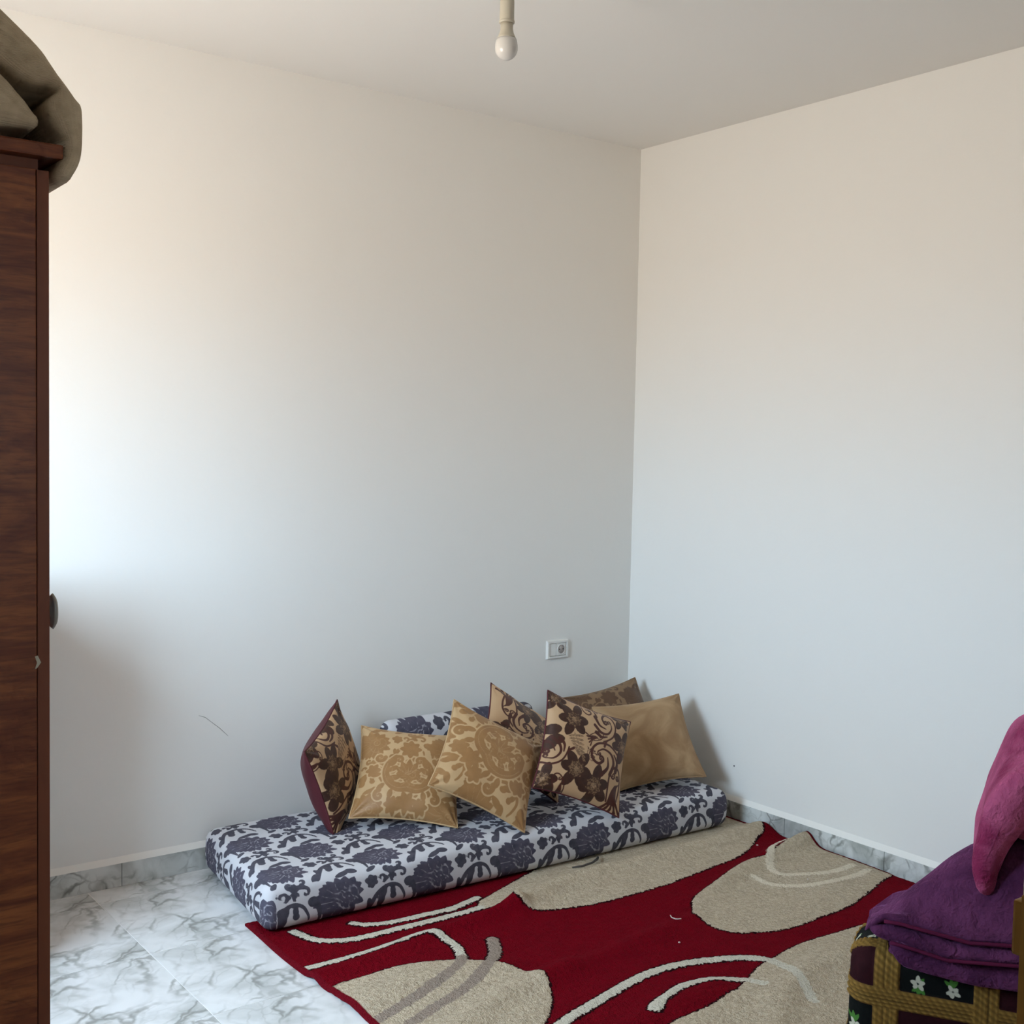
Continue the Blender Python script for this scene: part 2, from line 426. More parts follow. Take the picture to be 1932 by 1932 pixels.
# ------------------------------------------------------------------ low dresser beyond the wardrobe, against the back wall
dr = tag(empty('dresser', (-3.25, -0.25, 0)), 'low dark wooden dresser in the corner beyond the wardrobe', 'dresser')
DX0, DX1, DY0, DY1, DZ = -3.76, -2.75, -0.52, -0.03, 1.08
box('body', DX0, DX1, DY0, DY1, 0.06, DZ-0.025, M_WOOD, dr, 0.002)
box('top_board', DX0-0.01, DX1+0.012, DY0-0.012, DY1, DZ-0.025, DZ, M_WOOD2, dr, 0.003)
for fx0 in (DX0+0.03, DX1-0.08):
    for fy0 in (DY0+0.03, DY1-0.08): box('foot', fx0, fx0+0.05, fy0, fy0+0.05, 0, 0.06, M_WOOD2, dr)
for q in range(4):
    z0 = 0.09+q*0.245
    dw = box('drawer', DX0+0.02, DX1-0.02, DY0-0.016, DY0, z0, z0+0.23, M_WOOD2, dr, 0.003)
    for hx0 in (DX0+0.25, DX1-0.25): lathe('knob', [(0.006, 0), (0.006, -0.012), (0.014, -0.016), (0.015, -0.022), (0.003, -0.026)], (hx0, DY0-0.016, z0+0.115), M_HANDLE, dw, 16, 'Y')

# ------------------------------------------------------------------ thick folded sheets
def thick_sheet(name, line, mat, parent, frame, d0, d1, nd=26, seed=1, wob=0.004, freq=22, edge=0.02, nsub=6, shear=None):
    """line: (a, b, radius) centre line in a 2-D section; frame(a, b, d) -> xyz with d along the sweep."""
    L = catmull(line, nsub); n = len(L)
    tg = np.gradient(L[:, :2], axis=0); tg /= np.linalg.norm(tg, axis=1)[:, None]+1e-9
    nr = np.c_[-tg[:, 1], tg[:, 0]]
    cap = 6
    ring_c, ring_o = [], []
    for i in range(n): ring_c.append(L[i, :2]); ring_o.append(nr[i]*L[i, 2])
    for q in range(1, cap):
        a = math.pi*q/cap; ring_c.append(L[-1, :2]); ring_o.append((nr[-1]*math.cos(a)+tg[-1]*math.sin(a))*L[-1, 2])
    for i in range(n-1, -1, -1): ring_c.append(L[i, :2]); ring_o.append(-nr[i]*L[i, 2])
    for q in range(1, cap):
        a = math.pi*q/cap; ring_c.append(L[0, :2]); ring_o.append((-nr[0]*math.cos(a)-tg[0]*math.sin(a))*L[0, 2])
    ring_c = np.array(ring_c); ring_o = np.array(ring_o); m_ = len(ring_c)
    ds, sc = [], []
    for q in range(6):
        a = math.pi/2*q/6; ds.append(d0+edge*(1-math.cos(a))*1.0 if False else d0+edge*(1-math.sin(math.pi/2-a) if False else (1-math.cos(a)))); sc.append(max(0.05, math.sin(a)))
    for q in range(nd+1): ds.append(d0+edge+(d1-d0-2*edge)*q/nd); sc.append(1.0)
    for q in range(5, -1, -1):
        a = math.pi/2*q/6; ds.append(d1-edge*(1-math.cos(a))); sc.append(max(0.05, math.sin(a)))
    V = []
    W1, W2, W3 = Wob(seed, freq), Wob(seed+1, freq), Wob(seed+2, freq)
    for d, s in zip(ds, sc):
        P2 = ring_c + ring_o*s
        if shear is not None: P2 = P2 + np.array(shear(d))
        V += [frame(a, b, d) for a, b in P2]
    V = np.array(V)
    V = V + wob*np.c_[W1(V), W2(V), W3(V)]
    F = []
    for i in range(len(ds)-1):
        for q in range(m_):
            q2 = (q+1) % m_
            F.append((i*m_+q, i*m_+q2, (i+1)*m_+q2, (i+1)*m_+q))
    F.append(list(range(m_))[::-1]); F.append([(len(ds)-1)*m_+q for q in range(m_)])
    return mesh_obj(name, V, F, mat, parent, True)

k = Mat('burlap', 0.95, 0.1)
wv = k.math('MULTIPLY', k.wave(160, None, 1.0, 3, 'Y'), k.wave(160, None, 1.0, 3, 'Z'))
c = k.mix(k.noise(7, 4), srgb(200, 178, 148), srgb(232, 216, 190)); c = k.mix(k.math('MULTIPLY', k.noise(60, 4), 0.7), c, srgb(136, 116, 90)); c = k.mix(k.rng(k.noise(14, 3), .45, .75, 0, .5), c, srgb(120, 100, 74))
k.color(c); k.bump(k.math('ADD', wv, k.noise(120, 3)), 0.5, 0.003); M_BURLAP = k.m
bl = tag(empty('burlap_blanket', (-3.35, -1.9, 1.904)), 'folded grey-brown burlap blanket slumped over the wardrobe top', 'blanket')
fxz = lambda a, b, d: (a, d, b)
thick_sheet('outer_layer', [(-3.66, 1.985, .03), (-3.56, 2.08, .032), (-3.42, 2.135, .03), (-3.29, 2.105, .030), (-3.215, 2.05, .029), (-3.155, 2.006, .025), (-3.117, 1.984, .007),
            (-3.110, 1.960, .023), (-3.104, 1.938, .021), (-3.0975, 1.908, .013), (-3.101, 1.885, .012), (-3.112, 1.862, .011)], M_BURLAP, bl, fxz, -2.205, -1.79, 30, 3, 0.003, 24, 0.018)
thick_sheet('inner_fold', [(-3.58, 1.955, .034), (-3.45, 1.97, .05), (-3.30, 1.968, .052), (-3.22, 1.955, .043), (-3.18, 1.942, .026), (-3.156, 1.931, .012)], M_BURLAP, bl, fxz, -2.21, -1.80, 26, 8, 0.003, 24, 0.014)

# ------------------------------------------------------------------ ceiling bulb
LX, LY = -1.727, -1.348
lamp = tag(empty('pendant_bulb', (LX, LY, H)), 'unlit white bulb in a cream holder hanging from the ceiling', 'light bulb')
lathe('ceiling_rose', [(0.04, 0), (0.04, -0.012), (0.028, -0.022), (0.006, -0.026)], (LX, LY, H), M_PLASTIC2, lamp)
tube('cord', [(LX, LY, H-0.02), (LX-0.002, LY, 2.74), (LX, LY, 2.665)], 0.0035, M_CORD, lamp)
lathe('lamp_holder', [(0.006, 0.09), (0.013, 0.082), (0.0175, 0.066), (0.0188, 0.05), (0.0190, 0.0), (0.0180, -0.002)], (LX, LY, 2.608), M_PLASTIC2, lamp)
lathe('holder_ring', [(0.0188, 0.0), (0.0205, -0.001), (0.0205, -0.006), (0.0185, -0.007)], (LX, LY, 2.609), M_PLASTIC2, lamp)
lathe('bulb_neck', [(0.0165, 0.0), (0.0165, -0.016), (0.0180, -0.025), (0.0225, -0.036), (0.0258, -0.042)], (LX, LY, 2.604), M_PLASTIC2, lamp)
pr = [(0.0258, 0.0), (0.0282, -0.007), (0.0297, -0.015), (0.0301, -0.023)]
for q in range(1, 13):
    a = math.pi/2*q/12; pr.append((max(0.0005, 0.0301*math.cos(a)), -0.023-0.0315*math.sin(a)))
lathe('bulb_globe', pr, (LX, LY, 2.562), M_BULB, lamp)

# ------------------------------------------------------------------ wall socket
sk = tag(empty('wall_socket', (-0.415, 0, 0.637)), 'white rectangular wall socket with one round outlet, above the cushions', 'socket')
sx0, sx1, sz0, sz1 = -0.474, -0.356, 0.597, 0.677
def frame_obj(name, x0, x1, z0, z1, wd_, y0, y1, mat, parent):
    a = [(x0, z0), (x1, z0), (x1, z1), (x0, z1)]; b = [(x0+wd_, z0+wd_), (x1-wd_, z0+wd_), (x1-wd_, z1-wd_), (x0+wd_, z1-wd_)]
    b2 = [(x0+wd_*.35, z0+wd_*.35), (x1-wd_*.35, z0+wd_*.35), (x1-wd_*.35, z1-wd_*.35), (x0+wd_*.35, z1-wd_*.35)]
    V = [(p, y0, q) for p, q in a] + [(p, y1, q) for p, q in b2] + [(p, y1, q) for p, q in b] + [(p, y0, q) for p, q in b]
    F = []
    for l in range(3):
        for i in range(4):
            j = (i+1) % 4; F.append((l*4+i, l*4+j, (l+1)*4+j, (l+1)*4+i))
    return mesh_obj(name, V, F, mat, parent)
frame_obj('cover_frame', sx0, sx1, sz0, sz1, 0.012, 0, -0.011, M_PLASTIC, sk)
box('blank_module', sx0+0.015, -0.424, -0.008, 0, sz0+0.014, sz1-0.014, M_PLASTIC, sk, 0.001)
om = box('outlet_module', -0.4225, sx1-0.015, -0.008, 0, sz0+0.014, sz1-0.014, M_PLASTIC, sk, 0.001)
lathe('outlet_rim', [(0.0215, 0), (0.0215, -0.0025), (0.0185, -0.003), (0.0185, -0.0005)], (-0.397, -0.008, 0.637), M_PLASTIC, om, 28, 'Y')
M_WELL = plain('outlet_well', srgb(176, 166, 160), 0.5)
lathe('outlet_well', [(0.0184, 0), (0.0184, -0.0012)], (-0.397, -0.008, 0.637), M_WELL, om, 28, 'Y')
for s in (-1, 1):
    lathe('pin_hole', [(0.0027, 0), (0.0027, -0.0018)], (-0.397+s*0.0095, -0.008, 0.637), M_HOLE, om, 12, 'Y')

# ------------------------------------------------------------------ rug
E1 = [(-2.098,-1.108),(-2.05,-1.094),(-1.948,-1.092),(-1.842,-1.089),(-1.723,-1.128),(-1.651,-1.185),(-1.609,-1.257),(-1.58,-1.343),(-1.572,-1.405),(-1.615,-1.485),(-1.667,-1.542),(-1.735,-1.601),(-1.841,-1.66),(-1.958,-1.687),(-2.082,-1.689),(-2.153,-1.64),(-2.2,-1.35)]
E2 = [(-1.386,-0.819),(-1.42,-0.868),(-1.381,-0.893),(-1.331,-0.905),(-1.326,-0.945),(-1.295,-0.983),(-1.205,-1.011),(-1.061,-1.048),(-0.885,-1.054),(-0.683,-1.046),(-0.481,-1.017),(-0.308,-0.985),(-0.153,-0.908),(-0.067,-0.867),(-0.013,-0.778),(0.032,-0.685),(-0.083,-0.601),(-0.474,-0.583),(-0.92,-0.646)]
E3 = [(-0.85,-1.261),(-0.787,-1.205),(-0.622,-1.148),(-0.422,-1.089),(-0.3,-1.085),(-0.164,-1.045),(-0.042,-1.033),(0.02,-1.06),(0.03,-1.271),(-0.01,-1.414),(-0.095,-1.44),(-0.221,-1.482),(-0.412,-1.529),(-0.596,-1.538),(-0.719,-1.53),(-0.813,-1.501),(-0.88,-1.466),(-0.905,-1.405),(-0.904,-1.345),(-0.89,-1.303)]
E4 = [(-1.463,-1.778),(-1.406,-1.772),(-1.3,-1.769),(-1.202,-1.749),(-1.167,-1.746),(-1.087,-1.709),(-0.985,-1.67),(-0.902,-1.656),(-0.812,-1.636),(-0.709,-1.63),(-0.595,-1.644),(-0.46,-1.66),(-0.331,-1.717),(-0.311,-1.856),(-0.576,-2.078),(-0.966,-2.281),(-1.387,-2.283),(-1.604,-2.077),(-1.555,-1.873)]
arcA1 = [(-2.07,-0.954),(-1.962,-0.956),(-1.777,-0.953),(-1.735,-0.948),(-1.677,-0.950),(-1.645,-0.985),(-1.640,-1.06),(-1.674,-1.143)]
arcA2 = [(-1.674,-1.143),(-1.74,-1.205),(-1.851,-1.254),(-1.991,-1.305),(-2.112,-1.341)]
arcB = [(-1.52,-1.08),(-1.576,-1.17),(-1.656,-1.242),(-1.773,-1.308),(-1.92,-1.361),(-2.039,-1.408)]
L1 = [(-1.811,-0.742),(-1.788,-0.777),(-1.713,-0.808),(-1.591,-0.814),(-1.487,-0.816),(-1.372,-0.789)]
L2 = [(-1.99,-0.70),(-1.968,-0.781),(-1.928,-0.826),(-1.839,-0.859),(-1.673,-0.865),(-1.519,-0.863),(-1.411,-0.862)]
arc3a = [(-0.061,-0.984),(-0.181,-1.019),(-0.278,-1.086),(-0.352,-1.155),(-0.364,-1.216),(-0.291,-1.259),(-0.183,-1.293),(-0.072,-1.29)]
arc3b = [(-0.465,-1.174),(-0.465,-1.253),(-0.401,-1.32),(-0.297,-1.354),(-0.162,-1.364),(-0.063,-1.354)]
L3 = [(-1.717,-1.631),(-1.6,-1.592),(-1.48,-1.559),(-1.356,-1.533),(-1.242,-1.524),(-1.124,-1.545),(-0.997,-1.605),(-0.949,-1.655),(-0.946,-1.713),(-0.963,-1.769),(-0.997,-1.831),(-1.052,-1.909)]
L4 = [(-1.440,-1.703),(-1.393,-1.675),(-1.352,-1.665),(-1.28,-1.645),(-1.185,-1.658),(-1.107,-1.711),(-1.084,-1.763)]
RX0, RX1, RY0, RY1 = -2.088, -0.0165, -2.95, -0.552
nx, ny = 230, 270
gx = np.linspace(RX0, RX1, nx); gy = np.linspace(RY0, RY1, ny)
X, Y = np.meshgrid(gx, gy); X = X.ravel(); Y = Y.ravel()
edge_d = np.minimum(np.minimum(X-RX0, RX1-X), np.minimum(Y-RY0, RY1-Y))
def smooth_poly(P): P = list(P); return catmull(P+[P[0]], 4)[:-1]
beige = np.minimum.reduce([poly_sdf(smooth_poly(e), X, Y) for e in (E1, E2, E3, E4)])
cream = Art(); [cream.curve(q, 0.0145) for q in (L1, L2, arcA1)]; cream.curve(L3, 0.0165); cream.curve(L4, [0.02]*4+[0.0155]*33)
raised = Art(); raised.curve(arc3a, 0.014); raised.curve(arc3b, 0.014)
taupe = Art(); taupe.curve(arcA2, 0.018); taupe.curve(arcB, 0.018)
creamd = cream.sdf(X, Y, 0.05); raisedd = raised.sdf(X, Y, 0.05); tauped = taupe.sdf(X, Y, 0.05)
def ridge(pts, h, s, fade=0.12):
    P = catmull(pts, 6); D = np.full(X.shape, 9.0)
    for i in range(len(P)-1):
        a, b = P[i], P[i+1]; e = b-a
        t = np.clip(((X-a[0])*e[0]+(Y-a[1])*e[1])/(e@e), 0, 1)
        D = np.minimum(D, np.hypot(X-a[0]-t*e[0], Y-a[1]-t*e[1]))
    return h*np.exp(-(D/s)**2)
Z = np.full(X.shape, 0.011)
sol = np.minimum(beige, np.minimum(creamd, np.minimum(raisedd, tauped)))
Z += 0.0035*np.clip(0.5-sol/0.010, 0, 1)
Z += 0.003*np.clip(0.5-raisedd/0.010, 0, 1)
soft = np.clip((-0.735-Y)/0.05, 0, 1)
Z += soft*ridge([(-2.12,-1.022),(-1.89,-0.998),(-1.682,-0.962),(-1.316,-0.935)], 0.030, 0.034)*np.clip(0.40+(X+1.75)/0.35*0.6, 0.40, 1)
Z += soft*ridge([(-1.316,-0.935),(-1.1,-0.86),(-0.895,-0.84),(-0.6,-0.85),(-0.04,-0.84)], 0.028, 0.050)
Z += ridge([(-0.797,-1.215),(-0.5,-1.12),(-0.25,-1.062),(0.009,-1.04)], 0.024, 0.038)*np.clip(0.35+(X+0.8)/0.5, 0.3, 1.0)
Z += 0.026*np.exp(-((X+0.02)/0.13)**2-((Y+1.04)/0.05)**2)
Z += 0.008*np.exp(-((X+0.05)/0.2)**2-((Y+0.83)/0.06)**2)
Z += ridge([(-1.562,-1.404),(-1.305,-1.369),(-0.91,-1.326)], 0.015, 0.045)
Z += ridge([(-1.95,-1.50),(-1.7,-1.40),(-1.45,-1.36)], 0.015, 0.04)
Z += ridge([(-2.05,-1.22),(-1.85,-1.20),(-1.6,-1.26)], 0.010, 0.05)
Z += ridge([(-1.25,-1.95),(-1.0,-1.80),(-0.7,-1.76)], 0.016, 0.05)
Z += ridge([(-1.75,-1.85),(-1.5,-1.72),(-1.2,-1.70)], 0.010, 0.05)
W = Wob(5, 14); Z += 0.0034*W(np.c_[X, Y, 0*X])*np.clip((-0.75-Y)/0.1, 0, 1)
Z += 0.0009*np.random.RandomState(2).uniform(-1, 1, X.shape)
Z = np.where(edge_d < 0.012, Z-0.003*(1-edge_d/0.012), Z)
Z = np.where((Y > -0.74), np.minimum(Z, 0.0115), Z)
Xj = X + 0.006*np.sin(Y*9)*np.clip((RX0+0.3-X)/0.3, 0, 1)
top = np.c_[Xj, Y, Z]
idx = np.arange(nx*ny).reshape(ny, nx)
Fq = np.c_[idx[:-1, :-1].ravel(), idx[:-1, 1:].ravel(), idx[1:, 1:].ravel(), idx[1:, :-1].ravel()].tolist()
ring = list(idx[0, :]) + list(idx[1:, -1]) + list(idx[-1, -2::-1]) + list(idx[-2:0:-1, 0])
ring = [int(i) for i in ring]
bot = top[ring].copy(); bot[:, 2] = np.maximum(bot[:, 2]-0.0085, 0.0005)
b0 = nx*ny; nr_ = len(ring)
for i in range(nr_):
    j = (i+1) % nr_; Fq.append((ring[i], b0+i, b0+j, ring[j]))
ex = lambda a, f: np.concatenate([a, f])
E_ = np.full(nr_, 0.0)
k = Mat('rug_pile', 1.0, 0.05)
nz = k.math('MULTIPLY', k.math('SUBTRACT', k.noise(110, 3), 0.5), 0.022)
nf = k.noise(260, 3); nb = k.noise(26, 4)
sd = lambda nm: k.math('ADD', k.attr(nm), nz)
fb = k.rng(sd('beige'), -0.0015, 0.0015, 1, 0); fc = k.rng(sd('cream'), -0.0015, 0.0015, 1, 0)
fr_ = k.rng(sd('raised'), -0.003, 0.003, 1, 0); ft = k.rng(sd('taupe'), -0.002, 0.002, 1, 0)
fd = k.rng(k.math('ADD', k.attr('solid'), nz), 0.0045, 0.0085, 1, 0)
red = k.mix(nb, srgb(112, 4, 20), srgb(134, 8, 26)); red = k.mix(k.math('MULTIPLY', nf, 0.5), red, srgb(84, 2, 14))
bei = k.mix(nf, srgb(166, 148, 124), srgb(220, 203, 176)); bei = k.mix(k.math('MULTIPLY', k.rng(nb, .35, .7), 0.5), bei, srgb(172, 154, 131)); bei = k.mix(k.rng(k.noise(75, 3), .42, .62, 0, .35), bei, srgb(228, 214, 190))
c = k.mix(fd, red, srgb(40, 10, 14)); c = k.mix(fb, c, bei); c = k.mix(fr_, c, k.mix(nf, srgb(214, 200, 176), srgb(240, 229, 208)))
c = k.mix(fc, c, k.mix(nf, srgb(200, 192, 172), srgb(226, 220, 204))); c = k.mix(ft, c, k.mix(nf, srgb(150, 134, 120), srgb(168, 152, 138)))
c = k.mix(k.rng(k.attr('border'), 0.012, 0.016, 1, 0), c, k.mix(nf, srgb(96, 12, 24), srgb(124, 18, 32)))
k.color(c); k.bump(k.math('ADD', nf, k.math('MULTIPLY', k.noise(70, 3), 1.6)), 0.9, 0.008); M_RUG = k.m
rug = mesh_obj('rug', np.vstack([top, bot]), Fq, M_RUG, None, True,
      dict(beige=ex(beige, E_+.05), cream=ex(creamd, E_+.05), raised=ex(raisedd, E_+.05), taupe=ex(tauped, E_+.05), solid=ex(np.minimum(beige, np.minimum(creamd, tauped)), E_+.05), border=ex(edge_d, E_)))
tag(rug, 'crimson pile rug with beige ovals and cream curved lines, rumpled along the wall', 'rug')
Zf = Z.reshape(ny, nx)
def rug_z(x_, y_): return float(Zf[int(np.clip(round((y_-RY0)/(RY1-RY0)*(ny-1)), 0, ny-1)), int(np.clip(round((x_-RX0)/(RX1-RX0)*(nx-1)), 0, nx-1))])

# ------------------------------------------------------------------ damask art
def damask():
    Wt, Ht = 0.342, 0.32
    med, vein, scr = Art(), Art(), Art()
    med.dot((0.018, 0.002), 0.037)
    for a, L, w in ((6, .058, .016), (-26, .064, .017), (-56, .064, .016), (-84, .068, .0145), (-108, .068, .0135), (-130, .072, .0130), (-150, .078, .0125), (-169, .084, .0120),
                    (173, .082, .0125), (154, .074, .0135), (132, .066, .015), (108, .058, .0165), (82, .056, .018), (54, .058, .018), (28, .058, .017)):
        med.petal((0.008, 0.0), a, L, w)
    for a in (-159, -139, -118, 164, -178, 143, -96):
        r_a = math.radians(a); med.petal((.040*math.cos(r_a), .040*math.sin(r_a)), a+14, .026, .0075); med.petal((.044*math.cos(r_a), .044*math.sin(r_a)), a-16, .022, .0065)
    for a, L in ((-170, .066), (170, .062), (-148, .062), (-120, .055), (-92, .055), (-65, .05), (148, .055), (120, .045), (75, .04), (40, .045), (-20, .05)):
        vein.curve([(0.018+.020*math.cos(math.radians(a)), .020*math.sin(math.radians(a))), (0.01+L*.6*math.cos(math.radians(a+8)), L*.6*math.sin(math.radians(a+8))), (0.008+L*math.cos(math.radians(a)), L*math.sin(math.radians(a)))], 0.0009)
    vein.curl((0.020, 0.002), 0.0115, 0, 1.0, 0.0013, 1.0); vein.dot((0.020, 0.002), 0.0024)
    vein.curve([(0.028, 0.026), (0.048, 0.018), (0.052, -0.008), (0.033, -0.026)], 0.0012); vein.curve([(-0.005, -0.018), (0.01, -0.038), (0.033, -0.042)], 0.0012)
    for a in (100, 40, -20, -80, 160): scr.petal((0.106, 0.028), a, 0.022, 0.0095)
    scr.petal((0.096, 0.010), 60, 0.018, 0.006)
    cl = Art()
    cl.curve([(-.085, -.085), (-.068, -.05), (-.045, -.015), (-.005, .004), (.030, -.006), (.050, -.034), (.055, -.050)], (0.0085, 0.0032))
    cl.petal((-.02, -.002), -112, 0.048, 0.012); cl.curl((-.038, -.045), 0.016, 60, -0.7, (0.006, 0.003))
    cl.petal((.006, -.004), -80, 0.032, 0.009); cl.curl((.014, -.034), 0.010, 180, 0.8, (0.005, 0.003))
    cl.dot((.067, .002), 0.0155); cl.curve([(.062, .004), (.080, -.008), (.090, -.034), (.096, -.072)], (0.0125, 0.0035))
    cl.petal((-.078, -.03), -80, 0.028, 0.008); cl.petal((-.085, -.062), -120, 0.034, 0.009)
    cl.curl((-.035, .034), 0.017, -60, 0.75, (0.005, 0.0035)); cl.curl((.012, .030), 0.013, 230, -0.8, (0.005, 0.003))
    cl.curve([(-.02, .022), (-.005, .038), (.015, .052), (.040, .052)], (0.004, 0.004)); cl.curl((.040, .036), 0.017, 90, -0.7, (0.0055, 0.003))
    cl.curl((-.012, .070), 0.014, -90, -0.75, (0.005, 0.003)); cl.curl((.030, .078), 0.014, 250, 0.8, (0.005, 0.003))
    for a in (30, 90, 150, -90): cl.petal((.004, .050), a, 0.022, 0.008)
    cl.petal((-.02, -.090), 20, 0.05, 0.010); cl.petal((.05, -.080), 160, 0.035, 0.011); cl.petal((.09, -.090), 30, .035, .009)
    scr.add(cl, (Wt/2+0.006, 0.0)); scr.prims = [(p_, r__*1.12) for p_, r__ in scr.prims]
    for A__, sx__, sy__ in ((med, 1.20, 1.10), (vein, 1.20, 1.10)):
        A__.prims = [(p_*np.array((sx__, sy__))-np.array((0.006, 0)), r__*1.1) for p_, r__ in A__.prims]
    n = 200
    gx_ = np.linspace(0, Wt, n, endpoint=False); gy_ = np.linspace(0, Ht, n, endpoint=False)
    GX, GY = np.meshgrid(gx_, gy_)
    def tile(a):
        t = Art()
        for i in range(-2, 3):
            for j in range(-2, 3):
                t.add(a, (i*Wt, j*Ht)); t.add(a, ((i+.5)*Wt, (j+.5)*Ht))
        return t.sdf(GX, GY, 0.012).reshape(n, n)
    return tuple(tile(a) for a in (med, vein, scr)) + (Wt, Ht, n)
DAM = damask()
def sample(tile, s, t, Wt, Ht, n):
    fx = (np.asarray(s)/Wt % 1.0)*n; fy = (np.asarray(t)/Ht % 1.0)*n
    i = np.floor(fx).astype(int); j = np.floor(fy).astype(int); a = fx-i; b = fy-j
    i %= n; j %= n; i2 = (i+1) % n; j2 = (j+1) % n
    return (tile[j, i]*(1-a)+tile[j, i2]*a)*(1-b)+(tile[j2, i]*(1-a)+tile[j2, i2]*a)*b
def dam_attrs(s, t, sc=1.0):
    return {nm: sample(DAM[q], np.asarray(s)/sc, np.asarray(t)/sc, DAM[3], DAM[4], DAM[5])*sc for q, nm in enumerate(('medal', 'vein', 'scroll'))}

def grid_box(hx, hy, hz, r, step):
    """rounded box centred at the origin, merged grid; returns verts, quads, drop from the top"""
    V, F = [], []
    def face(fix, sgn, a, b):
        ha, hb = (hx, hy, hz)[a], (hx, hy, hz)[b]
        na, nb_ = max(2, int(2*ha/step)), max(2, int(2*hb/step))
        A_, B_ = np.meshgrid(np.linspace(-ha, ha, na+1), np.linspace(-hb, hb, nb_+1), indexing='ij')
        P = np.zeros(A_.shape+(3,)); P[..., a] = A_; P[..., b] = B_; P[..., fix] = sgn*(hx, hy, hz)[fix]
        base = sum(len(q) for q in V); V.append(P.reshape(-1, 3))
        ii = np.arange((na+1)*(nb_+1)).reshape(na+1, nb_+1)+base
        q = np.stack([ii[:-1, :-1], ii[1:, :-1], ii[1:, 1:], ii[:-1, 1:]], -1).reshape(-1, 4)
        F.append(q if sgn > 0 else q[:, ::-1])
    face(2, 1, 0, 1); face(2, -1, 1, 0) if False else None
    face(1, -1, 0, 2); face(1, 1, 2, 0); face(0, 1, 1, 2); face(0, -1, 1, 2); 
    # bottom
    base = sum(len(q) for q in V)
    face(2, -1, 0, 1)
    V_ = np.vstack(V); F_ = np.vstack(F)
    key = np.round(V_/1e-6).astype(np.int64); _, first, inv = np.unique(key, axis=0, return_index=True, return_inverse=True)
    inv = inv.reshape(-1); V_ = V_[first]; F_ = inv[F_]
    h = np.array([hx, hy, hz]); inner = np.clip(V_, -(h-r), h-r); d = V_-inner; ln = np.linalg.norm(d, axis=1)[:, None]
    return inner + np.where(ln > 1e-9, d/np.maximum(ln, 1e-9)*r, 0), F_
def fix_normals(o):
    import bmesh
    bm = bmesh.new(); bm.from_mesh(o.data); bmesh.ops.recalc_face_normals(bm, faces=bm.faces[:]); bm.to_mesh(o.data); bm.free()

k = Mat('damask_fabric', 0.8, 0.2)
nz = k.math('MULTIPLY', k.math('SUBTRACT', k.noise(300, 2), 0.5), 0.0012)
fm = k.rng(k.math('ADD', k.attr('medal'), nz), -0.0011, 0.0011, 1, 0); fs = k.rng(k.math('ADD', k.attr('scroll'), nz), -0.0011, 0.0011, 1, 0)
fv = k.rng(k.attr('vein'), -0.0010, 0.0018, 0.85, 0)
base = k.mix(k.noise(9, 3), srgb(194, 193, 197), srgb(208, 207, 211))
dk = k.mix(k.noise(45, 3), srgb(58, 56, 70), srgb(100, 96, 110)); dk = k.mix(fv, dk, srgb(172, 170, 178))
c = k.mix(fm, base, dk); c = k.mix(fs, c, k.mix(k.noise(60, 2), srgb(56, 55, 66), srgb(92, 90, 100)))
k.color(c); k.bump(k.math('ADD', k.noise(500, 2), k.math('MULTIPLY', k.noise(30, 3), 2)), 0.25, 0.002); M_DAMASK = k.m

# ------------------------------------------------------------------ floor mattress
hx, hy, hz = 0.985, 0.325, 0.0775
V0, F0 = grid_box(hx, hy, hz, 0.036, 0.0062)
drop = np.maximum(0, hz-V0[:, 2])
sx_ = V0[:, 0]+np.sign(V0[:, 0])*np.where(np.abs(V0[:, 0]) > hx-0.04, drop, 0)
ty_ = V0[:, 1]+np.sign(V0[:, 1])*np.where(np.abs(V0[:, 1]) > hy-0.04, drop, 0)
A_ = dam_attrs(sx_+0.985-0.252, ty_+0.325+0.080)
uu = (V0[:, 0]+hx)/(2*hx); vv = (V0[:, 1]+hy)/(2*hy)
BLc, BRc, FLc, FRc = np.array((-2.0, -0.045)), np.array((-0.10, -0.085)), np.array((-2.075, -0.682)), np.array((-0.125, -0.728))
XY = ((1-uu)*(1-vv))[:, None]*FLc+(uu*(1-vv))[:, None]*FRc+((1-uu)*vv)[:, None]*BLc+(uu*vv)[:, None]*BRc
zz = V0[:, 2]+hz+0.012
tt = np.clip(V0[:, 2]/hz, -1, 1)
W = Wob(11, 9); bul = 0.010*(1-tt**2)
XY[:, 1] += np.where(V0[:, 1] < -hy+0.05, -bul, 0)+0.004*W(np.c_[V0[:, 0]*1.2, V0[:, 2], 0*uu])*(tt+1)/2
XY[:, 0] += np.where(V0[:, 0] < -hx+0.05, -bul, np.where(V0[:, 0] > hx-0.05, bul, 0))
zz += (0.004*W(np.c_[V0[:, 0], V0[:, 1], 0*uu])-0.004)*np.clip(tt, 0, 1)
mt = empty('floor_mattress', (-1.05, -0.38, 0.012)); tag(mt, 'thin floor mattress in white and dark grey damask fabric along the back wall', 'mattress')
mo = mesh_obj('mattress_cover', np.c_[XY, zz], F0, M_DAMASK, mt, True, A_); fix_normals(mo)
M_STRAP = plain('zip_tape', srgb(70, 66, 62), 0.8)
tube('zip_pull', [(-0.80, -0.735, 0.022), (-0.83, -0.765, 0.030), (-0.869, -0.785, 0.031), (-0.928, -0.797, 0.033), (-0.966, -0.79, 0.034)], [0.004, 0.005, 0.004, 0.004, 0.003], M_STRAP, mt, 6)

